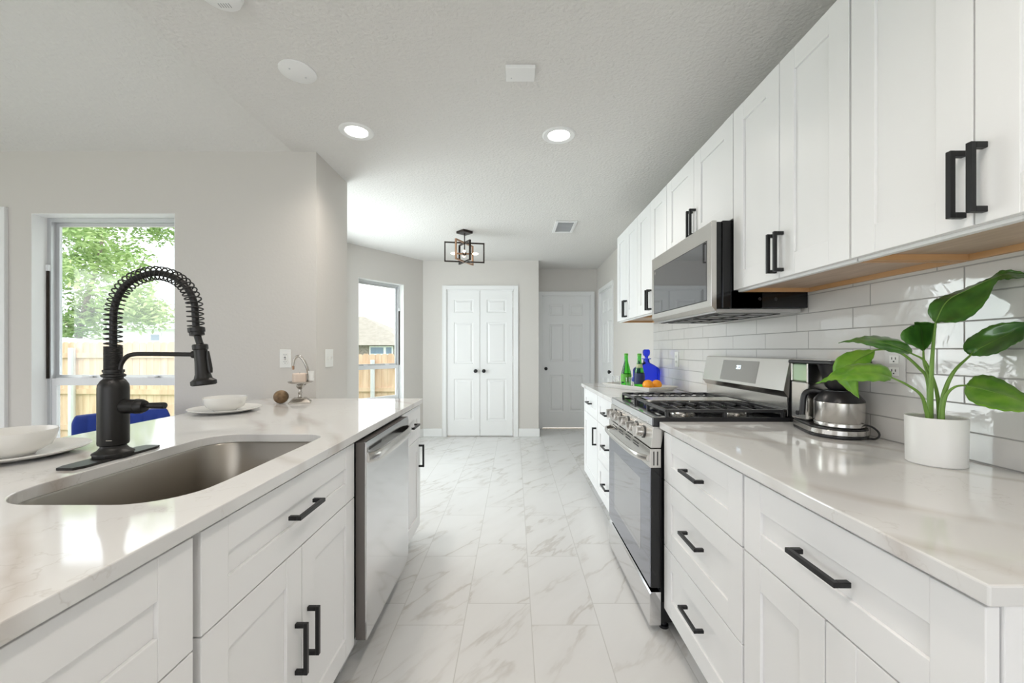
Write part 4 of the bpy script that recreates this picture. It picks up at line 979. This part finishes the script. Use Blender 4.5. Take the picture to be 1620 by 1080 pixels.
# ------------------------------------------------------------------ plant
PX, PY, PZ = 1.145, 1.10, .915
t = thing('potted_plant', 'leafy green bird-of-paradise plant in a plain white cylindrical pot', 'plant', (PX, PY, PZ))
pot = obj('pot', MB().lathe([(0, 0), (.057, 0), (.0605, .003), (.0625, .126), (.061, .128), (.0585, .126), (.0575, .110), (0, .110)], (PX, PY, PZ), 'z', 56), POT, t, smooth=True, angle=40)
obj('soil', MB().lathe([(0, .116), (.03, .117), (.0572, .112), (.0572, .1105), (0, .1105)], (PX, PY, PZ), 'z', 32), SOIL, t, smooth=True)
LEAVES = [
 [ ((-0.001,0.0,0.381), (-0.001,0.0,0.381), (-0.001,0.0,0.381)), ((0.006,0.0,0.395), (-0.014,-0.03,0.382), (0.008,0.02,0.396)), ((0.02,0.0,0.426), (-0.001,-0.05,0.38), (0.009,0.03,0.414)), ((0.041,0.0,0.449), (0.019,-0.06,0.388), (0.018,0.03,0.44)), ((0.063,-0.01,0.464), (0.039,-0.07,0.411), (0.048,0.03,0.457)), ((0.077,-0.03,0.479), (0.062,-0.07,0.442), (0.088,0.02,0.474)), ((0.086,-0.05,0.49), (0.074,-0.07,0.469), (0.115,0.0,0.491)), ((0.084,-0.07,0.494), (0.077,-0.08,0.484), (0.109,-0.03,0.498)), ((0.097,-0.08,0.5), (0.076,-0.1,0.483), (0.129,-0.05,0.514)), ((0.11,-0.1,0.496), (0.085,-0.12,0.483), (0.127,-0.08,0.509)), ((0.114,-0.12,0.483), (0.098,-0.13,0.476), (0.127,-0.11,0.492)), ((0.114,-0.14,0.465), (0.114,-0.14,0.465), (0.114,-0.14,0.465)) ],
 [ ((0.083,-0.01,0.294), (0.083,-0.01,0.294), (0.083,-0.01,0.294)), ((0.09,-0.01,0.302), (0.081,-0.03,0.292), (0.078,0.0,0.306)), ((0.089,-0.03,0.314), (0.062,-0.07,0.294), (0.087,0.01,0.323)), ((0.101,-0.05,0.332), (0.057,-0.1,0.304), (0.106,0.01,0.345)), ((0.113,-0.07,0.349), (0.063,-0.12,0.321), (0.128,-0.01,0.363)), ((0.122,-0.09,0.365), (0.072,-0.13,0.332), (0.141,-0.04,0.376)), ((0.123,-0.11,0.371), (0.085,-0.14,0.35), (0.143,-0.08,0.379)), ((0.131,-0.13,0.376), (0.131,-0.13,0.376), (0.131,-0.13,0.376)) ],
 [ ((0.038,-0.04,0.216), (0.038,-0.04,0.216), (0.038,-0.04,0.216)), ((0.038,-0.05,0.213), (0.001,-0.07,0.201), (0.055,-0.03,0.223)), ((0.043,-0.07,0.209), (-0.029,-0.11,0.183), (0.073,-0.03,0.239)), ((0.05,-0.09,0.203), (-0.027,-0.14,0.173), (0.097,-0.04,0.242)), ((0.048,-0.12,0.196), (-0.008,-0.16,0.167), (0.101,-0.07,0.23)), ((0.06,-0.14,0.183), (0.022,-0.17,0.166), (0.094,-0.11,0.207)), ((0.063,-0.16,0.174), (0.05,-0.17,0.166), (0.076,-0.15,0.187)), ((0.068,-0.18,0.166), (0.068,-0.18,0.166), (0.068,-0.18,0.166)) ],
 [ ((-0.003,0.03,0.305), (-0.003,0.03,0.305), (-0.003,0.03,0.305)), ((0.002,0.035,0.314), (-0.032,0.02,0.315), (0.001,0.02,0.318)), ((0.01,0.045,0.332), (-0.076,0.01,0.331), (0.001,0.01,0.335)), ((0.013,0.05,0.353), (-0.086,0.01,0.35), (-0.001,0.0,0.36)), ((0.01,0.05,0.371), (-0.06,0.02,0.368), (0.002,0.0,0.374)), ((-0.003,0.045,0.379), (-0.029,0.03,0.372), (-0.013,0.0,0.382)), ((-0.038,0.02,0.385), (-0.038,0.02,0.385), (-0.038,0.02,0.385)) ],
 [ ((-0.065,0.0,0.298), (-0.065,0.0,0.298), (-0.065,0.0,0.298)), ((-0.089,-0.01,0.306), (-0.099,-0.02,0.298), (-0.047,0.02,0.31)), ((-0.132,-0.03,0.316), (-0.159,-0.05,0.301), (-0.068,0.02,0.331)), ((-0.191,-0.05,0.328), (-0.217,-0.07,0.312), (-0.129,0.0,0.343)), ((-0.248,-0.07,0.333), (-0.273,-0.09,0.323), (-0.205,-0.03,0.346)), ((-0.299,-0.09,0.332), (-0.312,-0.1,0.328), (-0.275,-0.07,0.339)), ((-0.352,-0.11,0.326), (-0.352,-0.11,0.326), (-0.352,-0.11,0.326)) ],
 [ ((-0.157,-0.04,0.236), (-0.157,-0.04,0.236), (-0.157,-0.04,0.236)), ((-0.177,-0.05,0.241), (-0.192,-0.07,0.23), (-0.149,-0.03,0.25)), ((-0.225,-0.07,0.25), (-0.251,-0.1,0.231), (-0.169,-0.03,0.268)), ((-0.272,-0.08,0.252), (-0.298,-0.11,0.232), (-0.218,-0.04,0.273)), ((-0.315,-0.09,0.249), (-0.343,-0.115,0.234), (-0.27,-0.05,0.271)), ((-0.353,-0.1,0.242), (-0.369,-0.115,0.235), (-0.323,-0.07,0.26)), ((-0.383,-0.11,0.234), (-0.395,-0.12,0.231), (-0.372,-0.1,0.242)), ((-0.415,-0.12,0.227), (-0.415,-0.12,0.227), (-0.415,-0.12,0.227)) ],
 [ ((-0.102,0.07,0.308), (-0.102,0.07,0.308), (-0.102,0.07,0.308)), ((-0.121,0.065,0.299), (-0.113,0.08,0.309), (-0.115,0.06,0.288)), ((-0.161,0.055,0.284), (-0.157,0.08,0.306), (-0.135,0.05,0.271)), ((-0.195,0.045,0.263), (-0.209,0.07,0.288), (-0.165,0.04,0.25)), ((-0.21,0.04,0.237), (-0.233,0.06,0.253), (-0.184,0.03,0.225)), ((-0.208,0.035,0.212), (-0.225,0.05,0.219), (-0.185,0.03,0.204)), ((-0.195,0.03,0.187), (-0.201,0.04,0.192), (-0.184,0.03,0.187)), ((-0.183,0.03,0.174), (-0.183,0.03,0.174), (-0.183,0.03,0.174)) ],
]
STEMS = [
 [(-0.015,0.0,0.111), (-0.013,0.0,0.207), (-0.008,0.0,0.306), (0.0,0.0,0.384)],
 [(-0.007,-0.02,0.113), (0.001,-0.02,0.188), (0.027,-0.02,0.249), (0.083,-0.01,0.294)],
 [(-0.014,-0.03,0.117), (-0.012,-0.03,0.157), (-0.007,-0.035,0.192), (0.01,-0.04,0.212), (0.039,-0.04,0.216)],
 [(0.008,0.02,0.114), (0.005,0.02,0.221), (-0.006,0.025,0.272), (-0.003,0.03,0.308)],
 [(0.022,0.01,0.11), (0.018,0.01,0.164), (0.007,0.01,0.218), (-0.019,0.01,0.277), (-0.066,0.0,0.299)],
 [(-0.029,-0.01,0.115), (-0.036,-0.01,0.146), (-0.06,-0.02,0.188), (-0.108,-0.03,0.217), (-0.159,-0.04,0.237)],
 [(0.013,0.03,0.11), (0.02,0.04,0.22), (0.004,0.05,0.258), (-0.022,0.07,0.296), (-0.06,0.075,0.309), (-0.103,0.07,0.308)],
]

def lp(p): return Vector((PX+p[0], PY+p[1], PZ+p[2]))
CLAMPX = W-.012
def fixx(v):
    return Vector((min(v.x, CLAMPX), v.y, v.z))
for i, st in enumerate(LEAVES):
    cols = [crom([lp(s[q]) for s in st], 5) for q in (1, 0, 2)]; Lc, Mc, Rc = cols; n = len(Mc); K = 4
    V = []; 
    for k in range(n):
        a, b_, c = Lc[k], Mc[k], Rc[k]; row = []
        nr = (a-b_).cross(c-b_); nr = nr.normalized() if nr.length > 1e-9 else Vector((0, 0, 0))
        for j in range(K+1):
            u = j/K; w_ = (a-b_).length; row.append(a.lerp(b_, u) + nr*math.sin(PI*u)*w_*.10 + Vector((0, 0, .0012*math.sin(k*1.7+i)*(1-u))))
        for j in range(1, K+1):
            u = j/K; w_ = (c-b_).length; row.append(b_.lerp(c, u) + nr*math.sin(PI*u)*w_*.10 + Vector((0, 0, .0012*math.sin(k*1.9+i)*u)))
        V += [fixx(v) for v in row]
    q = 2*K+1; Fc = [(k*q+j, k*q+j+1, (k+1)*q+j+1, (k+1)*q+j) for k in range(n-1) for j in range(q-1)]
    m = MB(); m.faces(V, Fc)
    stm = crom([lp(p) for p in STEMS[i]], 6); r0 = .0046 if i in (0, 1) else .0036
    so = obj('stem', MB().tube([fixx(p) for p in stm], [r0*(1.5-.95*k/(len(stm)-1)) for k in range(len(stm))], 10), STEM, t, smooth=True)
    o = obj('leaf', m, LEAFL if i in (2, 5, 6) else LEAFD, t, smooth=True, angle=80)
    md = o.modifiers.new('s', 'SOLIDIFY'); md.thickness = .0009; md.offset = 0
    rib = MB().tube([fixx(p) for p in Mc], [max(.0004, .0019*(1-k/(n-1))) for k in range(n)], 6); obj('midrib', rib, STEM, o, smooth=True)

# ------------------------------------------------------------------ blue velvet chair
A_, B2 = Vector((-2.225, 2.035, 0)), Vector((-1.985, 2.335, 0)); ax = (B2-A_).normalized(); fw = Vector((ax.y, -ax.x, 0)); wd = (B2-A_).length
mid = (A_+B2)/2; sc_ = mid+fw*.20
t = thing('dining_chair', 'royal blue velvet chair with a channel-tufted back beyond the peninsula', 'chair', (sc_.x, sc_.y, 0))
m = MB(); P = []; n = 96
for k in range(n+1):
    u = k/n; q0 = A_+ax*wd*u; bulge = -fw*.045*(1-(2*u-1)**2)
    e = min(u, 1-u); rnd = .035*max(0, 1-e/.05)**2; ch = .007*abs(math.sin(PI*u*7)); top = .888-rnd
    for (o_, z) in ((.0+.012, .44), (.0, .50), (-ch+.004, .56), (-ch+.004, top-.035), (.010-ch*.5, top-.008), (.028, top), (.046, top-.010), (.054, top-.035), (.054, .50), (.042, .44)):
        p = q0+bulge-fw*o_; P.append((p.x, p.y, z))
q = 10; Fc = [(k*q+j, k*q+(j+1) % q, (k+1)*q+(j+1) % q, (k+1)*q+j) for k in range(n) for j in range(q)] + [tuple(range(q)), tuple(range(n*q, n*q+q))]
m.faces(P, Fc); obj('backrest', m, VELVET, t, smooth=True, angle=60)
m = MB(); pts = []
for (cu, cv, a0) in ((.14, .17, 0), (-.14, .17, 90), (-.14, -.15, 180), (.14, -.15, 270)):
    for k in range(6):
        a = math.radians(a0+18*k); p = sc_+ax*(cu+.04*math.cos(a))+fw*(cv+.04*math.sin(a)); pts.append((p.x, p.y))
m.prism(pts, 2, .41, .485); obj('seat', m, VELVET, t, bevel=.018, seg=4)
for sx, sy in ((-1, -1), (1, -1), (1, 1), (-1, 1)):
    p = sc_+ax*sx*.13+fw*sy*.13; r_ = sc_+ax*sx*.17+fw*sy*.17
    obj('leg', MB().tube([(p.x, p.y, .412), (r_.x, r_.y, 0)], [.013, .009], 12), BLACK, t, smooth=True)

# ------------------------------------------------------------------ outside
m = MB(); m.box(-45, 20, 2.9, 60, -.6, -.45); m.box(-45, -5.4, -20, 2.9, -.6, -.45); struct('ground', m, GRASS, base=(-10, 20, -.5))
def fence(name, lab, x0, y0, x1, y1, ztop, zbot, tilt=0):
    d = Vector((x1-x0, y1-y0, 0)); ln = d.length; d.normalize(); nrm = Vector((d.y, -d.x, 0))
    t = thing(name, lab, 'fence', (x0, y0, zbot))
    nb = int(ln/.14)
    m = MB()
    def P(s_, o, z): v = Vector((x0, y0, 0))+d*s_+nrm*o; return (v.x, v.y, z)
    for k in range(nb):
        s0 = k*.14+.003; s1 = s0+.134; zt = ztop+tilt*s0/ln+random.uniform(-.012, .012)
        pts = [(s0, zbot), (s1, zbot), (s1, zt-.03), (s1-.03, zt), (s0+.03, zt), (s0, zt-.03)]
        vs = [P(a, 0, z) for a, z in pts]+[P(a, -.018, z) for a, z in pts]
        m.faces(vs, [(5, 4, 3, 2, 1, 0), (6, 7, 8, 9, 10, 11)]+[(i, (i+1) % 6, 6+(i+1) % 6, 6+i) for i in range(6)])
    obj('boards', m, FENCE, t)
    for zz in (ztop-.25, (ztop+zbot)/2, zbot+.25):
        m = MB(); vs = [P(a, o, z) for z in (zz-.045, zz+.045) for a, o in ((0, .001), (ln, .001), (ln, .04), (0, .04))]
        m.faces(vs, [(3, 2, 1, 0), (4, 5, 6, 7), (0, 1, 5, 4), (1, 2, 6, 5), (2, 3, 7, 6), (3, 0, 4, 7)]); obj('rail', m, FENCE, t)
    return t, P
t, P = fence('wooden_fence', 'cedar board fence with scalloped top seen through the left window', -14, 7.9, -5.2, 7.3, 1.37, -.46)
for s_ in (1.2, 3.55, 5.9, 8.2):
    obj('post', MB().tube([P(s_, .08, -.46), P(s_, .08, 1.26)], .05, 10), GALV, t, smooth=True)
t, P = fence('wooden_fence', 'cedar board fence with rails seen through the narrow bay window', -6.2, 9.1, 2.0, 9.0, 1.13, -.46)
for s_ in (.6, 3.05, 5.4): obj('post', MB().tube([P(s_, .08, -.46), P(s_, .08, 1.0)], .05, 10), GALV, t, smooth=True)

def crown(m, c, r, n, sz, sq=.8):
    for _ in range(n):
        v = Vector((random.gauss(0, 1), random.gauss(0, 1), random.gauss(0, 1))).normalized()*r*random.random()**.4; v.z *= sq
        p = Vector(c)+v; a = Vector((random.gauss(0, 1), random.gauss(0, 1), random.gauss(0, .6))).normalized(); b_ = a.orthogonal().normalized()
        if random.random() < .5: b_ = a.cross(b_)
        s_ = sz*random.uniform(.6, 1.3)
        m.faces([p-a*s_, p-b_*s_*.35, p+a*s_, p+b_*s_*.35], [(0, 1, 2, 3)])
def tree(lab, base, trunk, crowns, n, sz, nm='tree'):
    t = thing(nm, lab, 'tree', base)
    obj('trunk', MB().tube(crom(trunk[0], 5), [trunk[1]*(1-.8*k/((len(trunk[0])-1)*5)) for k in range((len(trunk[0])-1)*5+1)], 10), BARK, t, smooth=True)
    for br in trunk[2]: obj('branch', MB().tube(crom(br, 4), [trunk[1]*.35*(1-.7*k/((len(br)-1)*4)) for k in range((len(br)-1)*4+1)], 8), BARK, t, smooth=True)
    m = MB()
    for c, r in crowns: crown(m, c, r, int(n*r*r), sz)
    o = obj('foliage', m, FOLI, t)
    return t
bx_, by_ = -14.6, 13.6
cr_ = []
for k in range(46):
    a = random.uniform(0, 2*PI); rr = random.uniform(.2, 2.7); cr_.append(((bx_+.6+rr*math.cos(a)*1.25, by_+rr*math.sin(a)*.8, random.uniform(1.7, 6.2)), random.uniform(.55, .95)))
tree('large light green leafy tree behind the fence seen through the left window', (bx_, by_, -.46), ([(bx_, by_, -.46), (bx_-.1, by_, 1.2), (bx_+.15, by_, 2.6), (bx_+.6, by_, 4.2), (bx_+.9, by_, 5.8)], .13,
     [[(bx_, by_, 1.6), (bx_-.8, by_, 2.6), (bx_-1.3, by_, 4.2)], [(bx_+.2, by_, 2.4), (bx_+1.4, by_+.2, 3.3), (bx_+2.2, by_, 4.4)]]), cr_, 620, .10)
tree('small distant tree rising behind the brick house roof', (-12.7, 36, -.46), ([(-12.7, 36, -.46), (-12.7, 36, 1.7), (-12.6, 36, 3.3)], .14, [[(-12.7, 36, 1.9), (-12.2, 36, 2.8), (-12, 36, 3.2)]]), [((-12.7, 36, 3.3), .65), ((-12.2, 36, 2.9), .6), ((-13.1, 36, 2.7), .6)], 300, .13)
# brick house seen through the bay window
def house(name, lab, x0, x1, y0, y1, zw, zr, wallm, roofm, ridge_in, win):
    t = thing(name, lab, 'house', ((x0+x1)/2, (y0+y1)/2, -.46))
    obj('walls', MB().box(x0, x1, y0, y1, -.46, zw), wallm, t)
    e = .35; ym = (y0+y1)/2; P = [(x0-e, y0-e, zw), (x1+e, y0-e, zw), (x1+e, y1+e, zw), (x0-e, y1+e, zw), (x0+ridge_in, ym, zr), (x1-ridge_in, ym, zr)]
    m = MB(); m.faces(P, [(3, 2, 1, 0), (0, 1, 5, 4), (1, 2, 5), (2, 3, 4, 5), (3, 0, 4)]); obj('roof', m, roofm, t)
    for (a, b_, c, d) in win:
        w_ = obj('window', MB().box(a, b_, y0-.06, y0, c, d), SIDING, t)
        g_ = mat('far_window_glass', (.18, .24, .34), .1)
        obj('pane', MB().box(a+.08, b_-.08, y0-.075, y0-.055, c+.08, d-.08), g_, w_)
    return t
house('brick_house', 'brick house with a pale hipped roof beyond the bay window fence', -15.5, -6.6, 25, 33, 1.5, 3.6, BRICKH, ROOFM, 4.2, [(-8.95, -8.0, .9, 1.45), (-8.0, -7.5, .9, 1.45)])
house('white_house', 'white house behind the tree at the right of the left window', -24.5, -17.6, 21.5, 28, 2.3, 3.9, SIDING, ROOFW, 1.2, [(-19.35, -18.75, 2.45-.8, 2.1)])
house('low_shed', 'low building with a pale roof just behind the fence in the left window', -14.4, -8.9, 9.2, 10.5, 1.27, 1.52, SIDING, ROOFW, 2.0, [])
